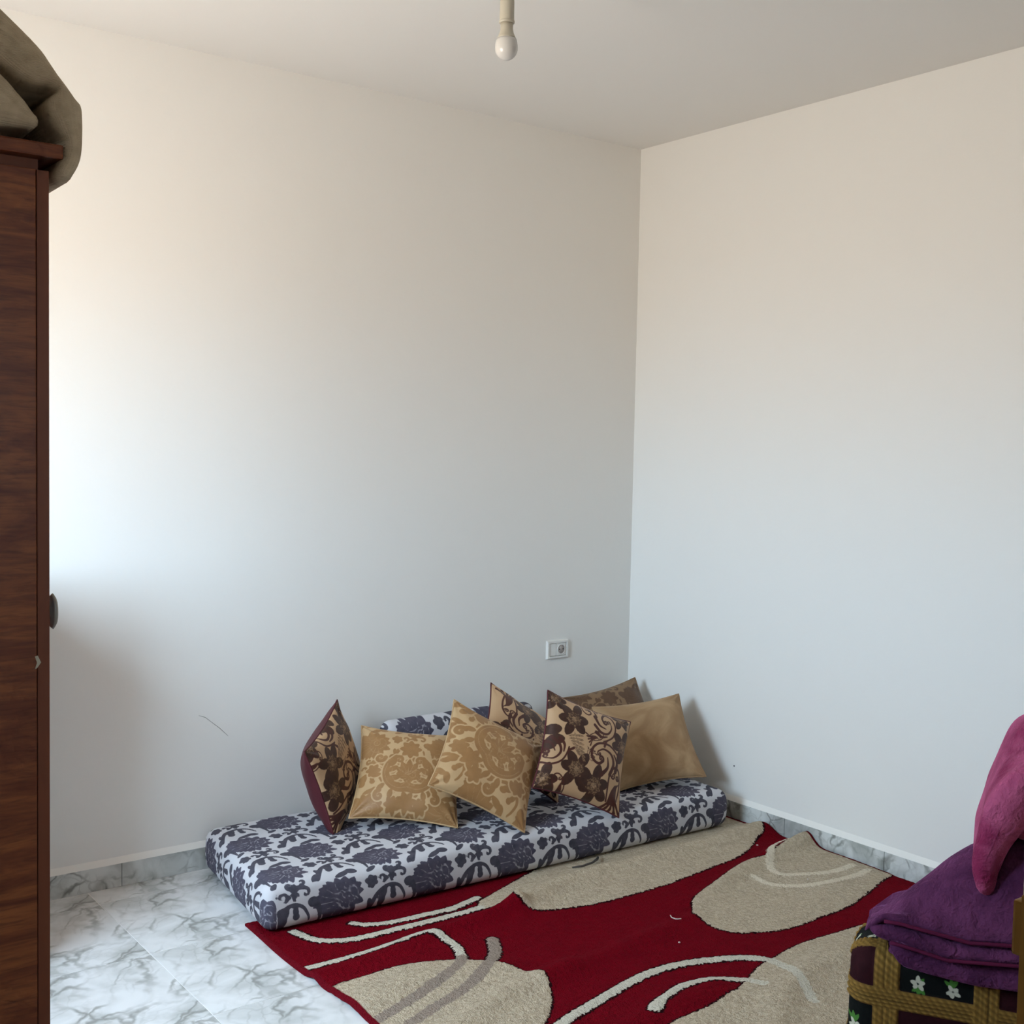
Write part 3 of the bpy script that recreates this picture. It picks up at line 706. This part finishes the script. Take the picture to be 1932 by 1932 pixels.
# ------------------------------------------------------------------ bolster behind the cushions
V0, F0 = grid_box(0.36, 0.15, 0.048, 0.047, 0.006)
u1, v1 = V0[:, 0]/0.36, V0[:, 1]/0.15
zt = V0[:, 2]*(1-0.30*np.abs(u1)**6)*(1-0.15*np.abs(v1)**4)
A_ = dam_attrs(V0[:, 0]+0.36+0.04, V0[:, 1]+0.15+0.235)
yy = V0[:, 1]-0.010*(1-v1**2)*0 - 0.03*np.clip(-u1-0.86, 0, 1)/0.14*0
# upright: local y -> up (leaning a little on the wall), local z -> towards the room
th = math.radians(8)
P = np.c_[-0.985+V0[:, 0]-0.0, -0.105-zt-(0.15-V0[:, 1]-0.0)*math.sin(th)*0.9, 0.312+V0[:, 1]*math.cos(th)]
P[:, 2] += 0.003*Wob(4, 12)(P)
bo = mesh_obj('bolster', P, F0, M_DAMASK, None, True, A_); fix_normals(bo)
tag(bo, 'grey damask bolster propped on the wall behind the gold cushions', 'bolster')

# ------------------------------------------------------------------ cushion covers
def flower(c, R, rot=0, n=6):
    a = Art()
    for i in range(n): a.petal((c[0]+R*.30*math.cos(math.radians(rot+i*360/n)), c[1]+R*.30*math.sin(math.radians(rot+i*360/n))), rot+i*360/n+8*((i*7) % 3-1), R*(.66+.12*((i*5) % 3)), R*.33)
    return a
def flourish():
    a = Art()
    a.curve([(-.062, -.05), (-.03, -.055), (.01, -.05), (.045, -.02), (.052, .02), (.03, .045), (.0, .04), (-.008, .018)], (0.0035, 0.0055)); a.curl((.004, .018), .012, 180, 1.1, (.0045, .0025))
    a.curve([(-.062, .03), (-.05, -.01), (-.02, -.03), (.015, -.02), (.03, .005)], (0.0075, 0.0025)); a.curl((.020, .008), .010, -20, 1.0, (.003, .0025))
    a.curve([(-.075, .0), (-.06, -.028), (-.03, -.04)], (0.0085, 0.003)); a.curve([(-.035, .06), (-.038, .02), (-.015, -.008)], (0.0085, 0.0025))
    a.curve([(-.07, -.07), (-.045, -.055), (-.02, -.056)], (.006, .003))
    return a
def floral():
    dark, mid, line = Art(), Art(), Art()
    for c, R, rot in (((-.085, .095), .055, 10), ((-.050, -.085), .058, 0), ((.035, -.120), .060, 25), ((.145, .060), .055, 15), ((-.155, .16), .04, 0), ((-.16, -.15), .05, 20), ((.13, .17), .04, 5)):
        dark.add(flower(c, R, rot)); mid.dot(c, R*.46)
        for i in range(8): mid.petal(c, i*45+rot, R*.55, R*.10)
    for c in ((-.135, .045), (-.12, .01), (-.145, -.015)): dark.petal(c, 200, .045, .020)
    for t in range(7):
        x0, y0 = -.075+.006*t, .035-.012*t
        mid.petal((x0, y0), 10-8*t, .034-.002*t, .0045); mid.petal((x0, y0), 200-8*t, .026, .004)
    mid.curve([(-.078, .045), (-.05, -.01), (-.03, -.05)], .002)
    f = flourish()
    line.add(f, (.060, .115), 40, .85); line.add(f, (.055, -.005), 150, 1.0); line.add(f, (-.150, -.050), 70, .85, True)
    line.add(f, (-.02, .165), 200, .6); line.add(f, (.0, -.02), 260, .35)
    o = Art()
    o.curve([(-.03, -.07), (-.035, -.01), (-.033, .035), (-.012, .058), (.014, .052), (.03, .02), (.03, -.02), (.022, -.06)], .0042)
    o.curl((-.013, .028), .013, 200, 1.3, (.0036, .0022)); o.curl((.013, .026), .011, -20, -1.3, (.0036, .0022))
    for s in range(4): o.curve([(-.018+.010*s, -.075), (-.012+.008*s, -.035+.006*s), (.004+.007*s, -.005+.003*s)], (.006, .002))
    for s in range(5): o.curve([(0, -.05), (-.03+.016*s, -.085), (-.055+.027*s, -.105)], (.003, .007))
    line.add(o, (.128, -.085), 4, .95); line.add(o, (-.10, -.15), 30, .6); line.add(o, (.02, .06), -60, .45)
    return dark, mid, line
FLORAL = floral()
def golden():
    dk, ln = Art(), Art()
    def half(fl):
        h = Art()
        h.curve([(.0, -.055), (.045, -.060), (.085, -.035), (.100, .010), (.090, .055), (.060, .09)], (.022, .010))
        for q, (x_, y_) in enumerate(((.055, -.045), (.080, -.020), (.085, .015), (.078, .045))): h.petal((x_, y_), 200-28*q, .040, .013)
        for q, (x_, y_) in enumerate(((.07, -.075), (.105, -.05), (.125, .0))): h.petal((x_, y_), -80+35*q, .035, .012)
        h.curl((.045, .075), .020, 0, 1.1, (.009, .005)); h.curl((.13, .085), .022, 180, 1.1, (.010, .005)); h.curl((.12, -.10), .022, 90, -1.1, (.010, .005))
        for a in range(6): h.petal((.155, .02), a*60, .03, .012)
        for a in range(7): h.petal((.06, -.135), a*51, .032, .012)
        return h
    dk.add(half(0)); dk.add(half(0), flip=True)
    for a, L in ((90, .085), (65, .078), (115, .078), (40, .066), (140, .066), (15, .05), (165, .05)): dk.petal((0, -.01), a, L, .017)
    dk.dot((0, -.015), .022)
    for a in range(8): dk.petal((0, .135), a*45, .045, .015)
    for a in range(7): dk.petal((0, -.12), a*51+10, .042, .014)
    for a in (90, 65, 115, 40, 140): ln.curve([(0, 0), (.06*math.cos(math.radians(a+6)), .06*math.sin(math.radians(a+6)))], .0012)
    lh = Art(); lh.curve([(.0, -.055), (.045, -.062), (.088, -.038), (.104, .010), (.094, .055)], .0014); lh.curve([(.02, -.03), (.05, -.035), (.072, -.01), (.072, .03)], .0013)
    lh.curl((.045, .075), .012, 0, 1.0, .0012); lh.curl((.13, .085), .012, 180, 1.0, .0012)
    ln.add(lh); ln.add(lh, flip=True)
    return dk, ln
GOLD = golden()

k = Mat('floral_cover', 0.55, 0.35)
nzs = k.math('MULTIPLY', k.math('SUBTRACT', k.noise(220, 2), 0.5), 0.0015)
c = k.mix(k.noise(8, 3), srgb(176, 140, 104), srgb(198, 164, 126))
c = k.mix(k.rng(k.math('ADD', k.attr('dark'), nzs), -0.0012, 0.0012, 1, 0), c, k.mix(k.noise(70, 3), srgb(48, 26, 18), srgb(74, 44, 30)))
c = k.mix(k.math('MULTIPLY', k.rng(k.math('ADD', k.attr('mid'), k.math('MULTIPLY', nzs, 3)), -0.0012, 0.0012, 1, 0), 0.75), c, k.mix(k.rng(k.noise(160, 3), .4, .6), srgb(70, 46, 32), srgb(140, 108, 78)))
c = k.mix(k.rng(k.attr('line'), -0.0010, 0.0010, 1, 0), c, srgb(72, 32, 22))
k.color(c); k.bump(k.noise(300, 2), 0.15, 0.001); k.sheen(0.25, srgb(230, 205, 180)); M_FLORAL = k.m
def gold_mat(name, c1, c2, d1_, d2_):
    k = Mat(name, 0.5, 0.4)
    nzs = k.math('MULTIPLY', k.math('SUBTRACT', k.noise(240, 2), 0.5), 0.0015)
    c = k.mix(k.noise(7, 3), c1, c2)
    c = k.mix(k.rng(k.math('ADD', k.attr('dark'), nzs), -0.0014, 0.0014, 0.92, 0), c, k.mix(k.noise(30, 3), d1_, d2_))
    c = k.mix(k.rng(k.attr('line'), -0.0010, 0.0012, 0.6, 0), c, c1)
    k.color(c); k.bump(k.noise(260, 2), 0.2, 0.001); k.sheen(0.2, srgb(235, 210, 170)); return k.m
M_GOLD = gold_mat('gold_damask_cover', srgb(178, 144, 102), srgb(196, 164, 122), srgb(136, 94, 52), srgb(158, 116, 70))
M_GOLD2 = gold_mat('brown_damask_cover', srgb(120, 92, 64), srgb(138, 108, 78), srgb(74, 48, 32), srgb(98, 68, 46))
k = Mat('taupe_velvet', 0.75, 0.2)
k.color(k.mix(k.rng(k.noise(6, 4, None, 1.5), .35, .7), srgb(152, 121, 88), srgb(180, 150, 114))); k.bump(k.noise(18, 4, None, 1.0), 0.25, 0.006); k.sheen(0.35, srgb(225, 200, 170)); M_VELVET = k.m
k = Mat('maroon_satin', 0.5, 0.35); k.color(k.mix(k.noise(12, 3), srgb(74, 28, 34), srgb(96, 40, 46))); k.bump(k.noise(14, 4), 0.2, 0.005); M_MAROON = k.m
k = Mat('taupe_backing', 0.8, 0.2); k.color(k.mix(k.noise(12, 3), srgb(128, 112, 94), srgb(144, 126, 106))); k.bump(k.noise(14, 4), 0.2, 0.005); M_TAUPE = k.m

def cushion(center, xa, ya, size, thick, front, back, pipe, label, art, rot=0.0, off=(0, 0), sc=1.0, seed=1, back_ratio=0.8, n=120, group='scatter cushions on the floor mattress'):
    xa = Vector(xa).normalized(); ya = Vector(ya); ya = (ya-xa*ya.dot(xa)).normalized(); za = xa.cross(ya)
    e = empty('cushion', center)
    mt_ = Matrix((xa, ya, za)).transposed().to_4x4(); mt_.translation = center
    e.matrix_basis = mt_
    tag(e, label, 'cushion', group)
    hs = size/2*1.03
    def surf(nn, T_, sgn, sd):
        t = np.sin(np.linspace(-1, 1, nn)*math.pi/2*0.72)/math.sin(math.pi/2*0.72)
        U, Vg = np.meshgrid(t, t); U = U.ravel(); Vg = Vg.ravel()
        px = U*hs*(1-0.085*(1-Vg**2)*np.abs(U)); py = Vg*hs*(1-0.085*(1-U**2)*np.abs(Vg))
        body = np.clip((1-np.abs(U)**2.6)*(1-np.abs(Vg)**2.6), 0, 1)**0.55
        edge = np.clip((1-np.abs(U)**2)*(1-np.abs(Vg)**2), 0, 1)
        W = Wob(sd, 26); W2_ = Wob(sd+3, 60)
        pz = sgn*(T_*body*(1-0.0*edge) + (0.0045*W(np.c_[px, py, 0*px])+0.0022*W2_(np.c_[px, py, 0*px]))*np.minimum(1, body*2.2)*(1-0.45*edge))
        rad = np.hypot(np.abs(U)-1, np.abs(Vg)-1)
        pz = pz + sgn*0.004*np.sin(np.arctan2(1.001-np.abs(Vg), 1.001-np.abs(U))*9)*np.exp(-(rad/0.35)**2)*np.minimum(1, body*3)
        ii = np.arange(nn*nn).reshape(nn, nn)
        F = np.stack([ii[:-1, :-1], ii[:-1, 1:], ii[1:, 1:], ii[1:, :-1]], -1).reshape(-1, 4)
        if sgn < 0: F = F[:, ::-1]
        return px, py, pz, F
    px, py, pz, F = surf(n, thick, 1, seed)
    at = {}
    if art is not None:
        a = math.radians(rot); qx = (px*math.cos(a)-py*math.sin(a))/sc+off[0]; qy = (px*math.sin(a)+py*math.cos(a))/sc+off[1]
        for nm, ar in art.items(): at[nm] = ar(qx, qy)*sc
    def local(name, V, F, mat, attrs=None):
        o = mesh_obj(name, V, F, mat, None, True, attrs); o.parent = e; return o
    local('front_cover', np.c_[px, py, pz], F, front, at)
    n2 = 60
    bx, by, bz, F2 = surf(n2, thick*back_ratio, -1, seed+20)
    at2 = {}
    if art is not None and back is front:
        a = math.radians(rot); qx = (bx*math.cos(a)-by*math.sin(a))/sc; qy = (bx*math.sin(a)+by*math.cos(a))/sc
        for nm, ar in art.items(): at2[nm] = ar(qx, qy)*sc
    local('back_cover', np.c_[bx, by, bz], F2, back, at2)
    q = np.linspace(-1, 1, 40)[:-1]; one = np.ones_like(q)
    U = np.concatenate([q, one, -q, -one]); Vg = np.concatenate([-one, q, one, -q])
    ex_ = U*hs*(1-0.085*(1-Vg**2)*np.abs(U)); ey_ = Vg*hs*(1-0.085*(1-U**2)*np.abs(Vg))
    o = tube('piping', [(a_, b_, 0) for a_, b_ in zip(ex_, ey_)], 0.0032, pipe, None, 6, True); o.parent = e
    if art is not None and pipe is front:
        nv = len(o.data.vertices)
        for nm in art:
            q_ = o.data.attributes.new(nm, 'FLOAT', 'POINT'); q_.data.foreach_set('value', np.full(nv, 0.02, np.float32))
    return e
FA = dict(dark=lambda a, b: FLORAL[0].sdf(a, b, 0.02), mid=lambda a, b: FLORAL[1].sdf(a, b, 0.02), line=lambda a, b: FLORAL[2].sdf(a, b, 0.02))
def gold_dark(a, b):
    d = dam_attrs(a, b); g = GOLD[0].sdf(a, b, 0.02)
    leaf = np.minimum(d['medal'], d['scroll'])
    return np.minimum(np.maximum(leaf, 0.006-g), g)             # big crescents, damask leaves in the gaps
def gold_line(a, b): return np.minimum(GOLD[1].sdf(a, b, 0.02), dam_attrs(a, b)['vein'])
GA = dict(dark=gold_dark, line=gold_line)
cushion((-1.600, -0.241, 0.350), (0.700, 0.650, 0.296), (-0.363, -0.039, 0.931), 0.345, 0.044, M_FLORAL, M_MAROON, M_MAROON,
        'brown floral cushion with maroon back, turned edge-on, leftmost of the row', FA, 90, (0.02, 0.0), 1.0, 3, 2.1)
cushion((-1.372, -0.354, 0.318), (0.834, -0.544, -0.093), (0.451, 0.575, 0.682), 0.365, 0.062, M_GOLD, M_GOLD, M_GOLD,
        'gold damask cushion leaning back squarely, second from the left', GA, 0, (0, 0.045), 0.80, 7)
cushion((-1.150, -0.533, 0.366), (0.793, -0.396, -0.463), (0.609, 0.503, 0.613), 0.37, 0.060, M_GOLD, M_GOLD, M_GOLD,
        'gold damask cushion tilted like a diamond, resting on its lowest corner at the mattress edge', GA, 50, (0.02, -0.02), 0.95, 13)
cushion((-0.842, -0.338, 0.364), (0.8, -0.268, -0.537), (0.574, 0.602, 0.555), 0.365, 0.055, M_FLORAL, M_MAROON, M_MAROON,
        'brown floral cushion half hidden behind the tilted gold one', FA, 180, (0, 0), 0.9, 17)
cushion((-0.786, -0.622, 0.374), (0.892, -0.246, -0.379), (0.447, 0.35, 0.823), 0.362, 0.060, M_FLORAL, M_MAROON, M_MAROON,
        'brown floral cushion with dark flowers, frontmost right of the gold cushions', FA, 0, (0, 0), 1.0, 23)
cushion((-0.318, -0.475, 0.326), (0.901, -0.416, 0.123), (0.188, 0.63, 0.754), 0.36, 0.066, M_VELVET, M_TAUPE, M_VELVET,
        'plain taupe velvet cushion at the right end of the mattress', None, 0, (0, 0), 1.0, 29, 1.2)
cushion((-0.245, -0.205, 0.325), (0.955, -0.155, 0.165), (0.03, 0.55, 0.80), 0.35, 0.05, M_GOLD2, M_GOLD2, M_GOLD2,
        'dark brown damask cushion in the wall corner, behind the taupe one', GA, 20, (0.05, 0), 0.8, 31)

# ------------------------------------------------------------------ right-hand pile: woven block and two fleece blankets
BC = Vector((-1.32, -2.216, 0)); BU = Vector((0.5, -0.866, 0)); BV = Vector((0.866, 0.5, 0))
def blk(a, d, z): q = BC+BU*a+BV*d; return (q.x, q.y, z)
hu, hv_, hb = 0.50, 0.11, 0.159
V0, F0 = grid_box(hu, hv_, hb, 0.055, 0.0042)
dropz = np.maximum(0, hb-V0[:, 2])
on_top = V0[:, 2] > hb-0.0551
s_ = V0[:, 0]+hu+np.where(V0[:, 0] < -hu+0.056, -np.maximum(0, V0[:, 1]+hv_-0.056), 0)
t_ = 2*hb-dropz+np.where(on_top, np.maximum(0, V0[:, 1]+hv_-0.03), 0)
per, pt = 0.2155, 0.126
sm = np.mod(s_-0.062, per); ci = np.floor((s_-0.062)/per).astype(int)
tm = np.mod(t_-0.186, pt); cj = np.floor((t_-0.186)/pt).astype(int)
vb = sm < 0.056; hb_ = tm < 0.044
ribv = sm/0.0112; ribh = tm/0.0088
over = (ci+cj) % 2 == 0
use_h = hb_ & (~vb | over); use_v = vb & ~use_h
band = use_h | use_v
rib = np.where(use_h, ribh, ribv); run = np.where(use_h, s_, t_)
rp = np.abs(np.sin(np.pi*rib)); tw = np.sin((run/0.008+np.floor(rib)*0.5*0+rib*0.9)*2*np.pi*0.5)
rope = np.where(band, rp**0.6*(0.72+0.28*tw), 0)
cellx = (sm-0.056)/(per-0.056); celly = (tm-0.044)/(pt-0.044)
blackc = (~band) & ((ci+cj) % 2 == 0)
fx_, fy_ = (cellx-0.5)*(per-0.056), (celly-0.5)*(pt-0.044)
fl = np.minimum(flower((-0.038, -0.016), 0.015, 20, 5).sdf(fx_, fy_, 0.05), flower((0.038, -0.022), 0.014, 50, 5).sdf(fx_, fy_, 0.05))
gl = Art(); [gl.petal((-0.034, -0.022), a, 0.022, 0.0045) for a in (-100, -60, -140, 70)]; [gl.petal((0.036, -0.012), a, 0.022, 0.0045) for a in (100, 60, 140)]
gld = gl.sdf(fx_, fy_, 0.05)
nrm = V0/np.linalg.norm(V0/np.array([hu, hv_, hb])[None], axis=1)[:, None]
inner = np.clip(V0, -np.array([hu-.055, hv_-.055, hb-.055]), np.array([hu-.055, hv_-.055, hb-.055])); dn = V0-inner
dn /= np.maximum(np.linalg.norm(dn, axis=1)[:, None], 1e-9)
P = V0+dn*(0.006*rope+0.003*Wob(6, 12)(V0))[:, None]
P[:, 2] = np.maximum(P[:, 2], -hb+0.0)
Zb = rug_z(-1.1, -2.3)+0.002
WP = np.array([blk(a+hu, d+hv_, z+hb+Zb+0.006) for a, d, z in P])
k = Mat('woven_block_fabric', 0.85, 0.15)
gold = k.mix(k.attr('rope'), srgb(50, 34, 14), srgb(162, 126, 60)); gold = k.mix(k.math('MULTIPLY', k.noise(200, 2), 0.5), gold, srgb(120, 90, 42))
c = k.mix(k.noise(20, 2), srgb(36, 9, 15), srgb(50, 14, 20)); c = k.mix(k.attr('black'), c, srgb(14, 16, 14))
fl_on = k.attr('black')
c = k.mix(k.math('MULTIPLY', k.rng(k.attr('leaf'), -.001, .001, 1, 0), fl_on), c, srgb(70, 120, 50))
c = k.mix(k.math('MULTIPLY', k.rng(k.attr('bloom'), -.001, .001, 1, 0), fl_on), c, srgb(190, 190, 170))
c = k.mix(k.rng(k.attr('band'), .4, .6), c, gold); k.color(c); k.bump(k.noise(220, 2), 0.4, 0.002); M_WOVEN = k.m
wb = mesh_obj('woven_pouf', WP, F0, M_WOVEN, None, True, dict(rope=rope, band=band.astype(float), black=blackc.astype(float), bloom=fl, leaf=gld)); fix_normals(wb)
tag(wb, 'gold and maroon woven floor pouf with small white flowers, under the purple blanket', 'pouf')
ZT = 2*hb+Zb+0.006+0.006

def fleece(name, a, b, tint):
    k = Mat(name, 0.95, 0.1); nb2 = k.noise(10, 4, None, 0.6); nf2 = k.noise(140, 3)
    c = k.mix(k.rng(nb2, .3, .7), a, b); k.color(c); k.bump(k.math('ADD', k.math('MULTIPLY', nf2, 0.6), k.math('MULTIPLY', k.noise(26, 4, None, 0.8), 2.0)), 0.6, 0.010); k.sheen(0.5, tint, 0.35); return k.m
M_PURPLE = fleece('purple_fleece', srgb(70, 32, 62), srgb(100, 52, 88), srgb(190, 120, 180))
M_MAGENTA = fleece('magenta_fleece', srgb(126, 38, 74), srgb(182, 90, 126), srgb(225, 140, 180))
M_HEM = plain('purple_hem', srgb(88, 26, 56), 0.9, 0.1)

def loft(name, us, section, mat, parent, seed, wob, m_=48):
    """closed sections (v, z) along u, tapered and rounded at the left end"""
    V = []
    for a in us:
        S = section(a); V += [blk(a, d, z) for d, z in S]
    V = np.array(V); n_ = len(us); q_ = len(V)//n_
    V = V+wob*np.c_[Wob(seed, 24)(V), Wob(seed+1, 24)(V), Wob(seed+2, 24)(V)]
    F = []
    for i in range(n_-1):
        for j in range(q_):
            j2 = (j+1) % q_
            F.append((i*q_+j, i*q_+j2, (i+1)*q_+j2, (i+1)*q_+j))
    F.append(list(range(q_))[::-1]); F.append([(n_-1)*q_+j for j in range(q_)])
    o = mesh_obj(name, V, F, mat, parent, True); fix_normals(o); return o

pb_ = tag(empty('purple_blanket', blk(0.4, 0.2, ZT)), 'dark purple fleece blanket folded in layers on the woven pouf', 'blanket')
def taper(a, a0, L): return math.sqrt(max(0.0, 1-(1-min(1, (a-a0)/L))**2)) if a > a0 else 0.0
def top_h(a): return np.interp(a, [0.03, 0.05, 0.095, 0.13, 0.20, 0.262, 0.312, 0.45, 0.8], [0.392, 0.412, 0.448, 0.482, 0.542, 0.583, 0.612, 0.64, 0.65])
def hem1(a): return np.interp(a, [0.03, 0.075, 0.12, 0.19, 0.268, 0.35, 0.8], [0.430, 0.436, 0.436, 0.428, 0.419, 0.428, 0.43])-0.004
def hem2(a): return np.interp(a, [0.05, 0.088, 0.147, 0.225, 0.368, 0.8], [0.395, 0.386, 0.379, 0.366, 0.381, 0.385])
def hem3(a): return np.interp(a, [0.09, 0.123, 0.19, 0.285, 0.37, 0.8], [0.335, 0.325, 0.318, 0.311, 0.316, 0.32])
def ellipse_pts(pts): return catmull(pts+[pts[0]], 4)[:-1].tolist()
def sec1(a):
    h, b = float(top_h(a)), float(hem1(a)); t = max(0.08, taper(a, 0.035, 0.05))
    b = min(b, h-0.012); mid = b+0.004; top_ = mid+(h-mid)*min(1, 0.25+0.75*t)
    f0 = -0.045*t; vb_ = 0.10+0.14*min(1, max(0, (a-0.05)/0.2))
    q = lambda v_: 0.02+(v_-0.02)*vb_/0.24
    P = [(f0+0.012, b-0.006*t), (f0-0.004, b+0.004*t), (f0, b+0.020*t), (f0+0.030, mid+(top_-mid)*0.45), (f0+0.075, mid+(top_-mid)*0.85), (q(0.10), top_), (q(0.17), top_-0.012), (q(0.22), mid+(top_-mid)*0.5), (q(0.24), mid+0.008), (q(0.22), b-0.004), (q(0.12), b-0.008*t), (q(0.05), b-0.008*t)]
    return ellipse_pts(P)
def sec2(a):
    u_, b = float(hem1(a))-0.010, float(hem2(a)); t = max(0.08, taper(a, 0.046, 0.03))
    m0 = (u_+b)/2; hh = max(0.006, (u_-b)/2)*t; f0 = -0.050*t
    vb_ = 0.10+0.12*min(1, max(0, (a-0.05)/0.2))
    P = [(f0+0.014, m0-hh), (f0, m0-hh*0.7), (f0-0.006, m0), (f0+0.004, m0+hh*0.8), (f0+0.03, m0+hh), (vb_*.5, m0+hh), (vb_*.9, m0+hh*.8), (vb_, m0), (vb_*.92, m0-hh), (vb_*.6, m0-hh), (0.03, m0-hh)]
    return ellipse_pts(P)
def sec3(a):
    b, u_ = ZT+0.001, float(hem2(a))-0.008; u_ = max(u_, b+0.010); t = max(0.1, taper(a, 0.09, 0.05)); h3 = u_-(u_-float(hem3(a)))*t; f0 = -0.036*t
    P = [(f0+0.020, h3+0.002), (f0+0.008, h3), (f0-0.002, h3+0.008), (f0-0.002, (h3+u_)/2), (f0+0.008, u_-0.002), (0.03, u_), (0.12, u_), (0.19, (u_+b)/2), (0.12, b), (0.02, b), (f0+0.024, b-0.012)]
    return ellipse_pts(P)
us = np.concatenate([0.0355+0.05*(1-np.cos(np.linspace(0, math.pi/2, 9))), np.linspace(0.10, 0.80, 46)])
loft('top_fold', us, sec1, M_PURPLE, pb_, 41, 0.0065)
us = np.concatenate([0.0465+0.04*(1-np.cos(np.linspace(0, math.pi/2, 8))), np.linspace(0.10, 0.80, 40)])
loft('lower_fold', us, sec2, M_PURPLE, pb_, 51, 0.0025)
if True:
    us = np.concatenate([0.0905+0.05*(1-np.cos(np.linspace(0, math.pi/2, 8))), np.linspace(0.15, 0.80, 36)])
    loft('bottom_fold', us, sec3, M_PURPLE, pb_, 61, 0.0015)
tube('hem', [blk(a, -0.052, float(hem1(a))+0.001) for a in np.linspace(0.085, 0.8, 40)], 0.0045, M_HEM, pb_, 6)
tube('hem', [blk(a, -0.055, float(hem2(a))+0.003) for a in np.linspace(0.10, 0.8, 40)], 0.0045, M_HEM, pb_, 6)

mg = tag(empty('magenta_blanket', blk(0.45, 0.2, 0.62)), 'magenta fleece blanket heaped on top of the purple one', 'blanket')
fuz = lambda a, b, d: blk(a, d, b)
thick_sheet('draped_layer', [(0.294, 0.546, .024), (0.294, 0.575, .030), (0.311, 0.628, .034), (0.329, 0.680, .042), (0.350, 0.735, .044), (0.378, 0.782, .042), (0.43, 0.815, .036), (0.52, 0.83, .04), (0.64, 0.82, .04), (0.74, 0.76, .04), (0.78, 0.69, .04)],
            M_MAGENTA, mg, fuz, -0.02, 0.26, 30, 71, 0.008, 30, 0.03, 6, shear=lambda d: (0.012*d, 0.06*min(1, max(0, d-0.03)/0.12)))
thick_sheet('upper_fold', [(0.386, 0.842, .018), (0.42, 0.875, .03), (0.50, 0.895, .034), (0.62, 0.89, .034), (0.71, 0.85, .03)], M_MAGENTA, mg, fuz, 0.02, 0.26, 24, 77, 0.006, 30, 0.03)
thick_sheet('under_fold', [(0.375, 0.655, .03), (0.42, 0.685, .045), (0.50, 0.71, .05), (0.62, 0.715, .05), (0.70, 0.69, .03)], M_MAGENTA, mg, fuz, 0.05, 0.24, 20, 79, 0.004, 20, 0.03)

# ------------------------------------------------------------------ thread and lint on the rug
M_THREAD = plain('white_thread', srgb(214, 200, 190), 0.9)
th_pts = catmull([(-0.952, -1.261), (-0.975, -1.297), (-0.98, -1.319), (-0.969, -1.326)], 5)
tag(tube('thread', [(a, b, rug_z(a, b)+0.003) for a, b in th_pts], 0.0016, M_THREAD, None, 6), 'short white thread lying on the red part of the rug', 'thread')
for a, b, r_l, lb in ((-0.20, -0.955, 0.0045, 'tiny pale lint crumb on the red strip near the wall skirting'), (-1.08, -1.43, 0.004, 'tiny pale lint crumb on the red middle of the rug'), (-0.33, -1.30, 0.004, 'tiny pale lint crumb on the beige oval by the right wall')):
    tag(lathe('lint', [(0.0004, 0), (r_l, 0.001), (r_l*0.7, 0.003), (0.0004, 0.004)], (a, b, rug_z(a, b)+0.0005), M_THREAD, None, 7), lb, 'lint', 'lint crumbs on the rug')
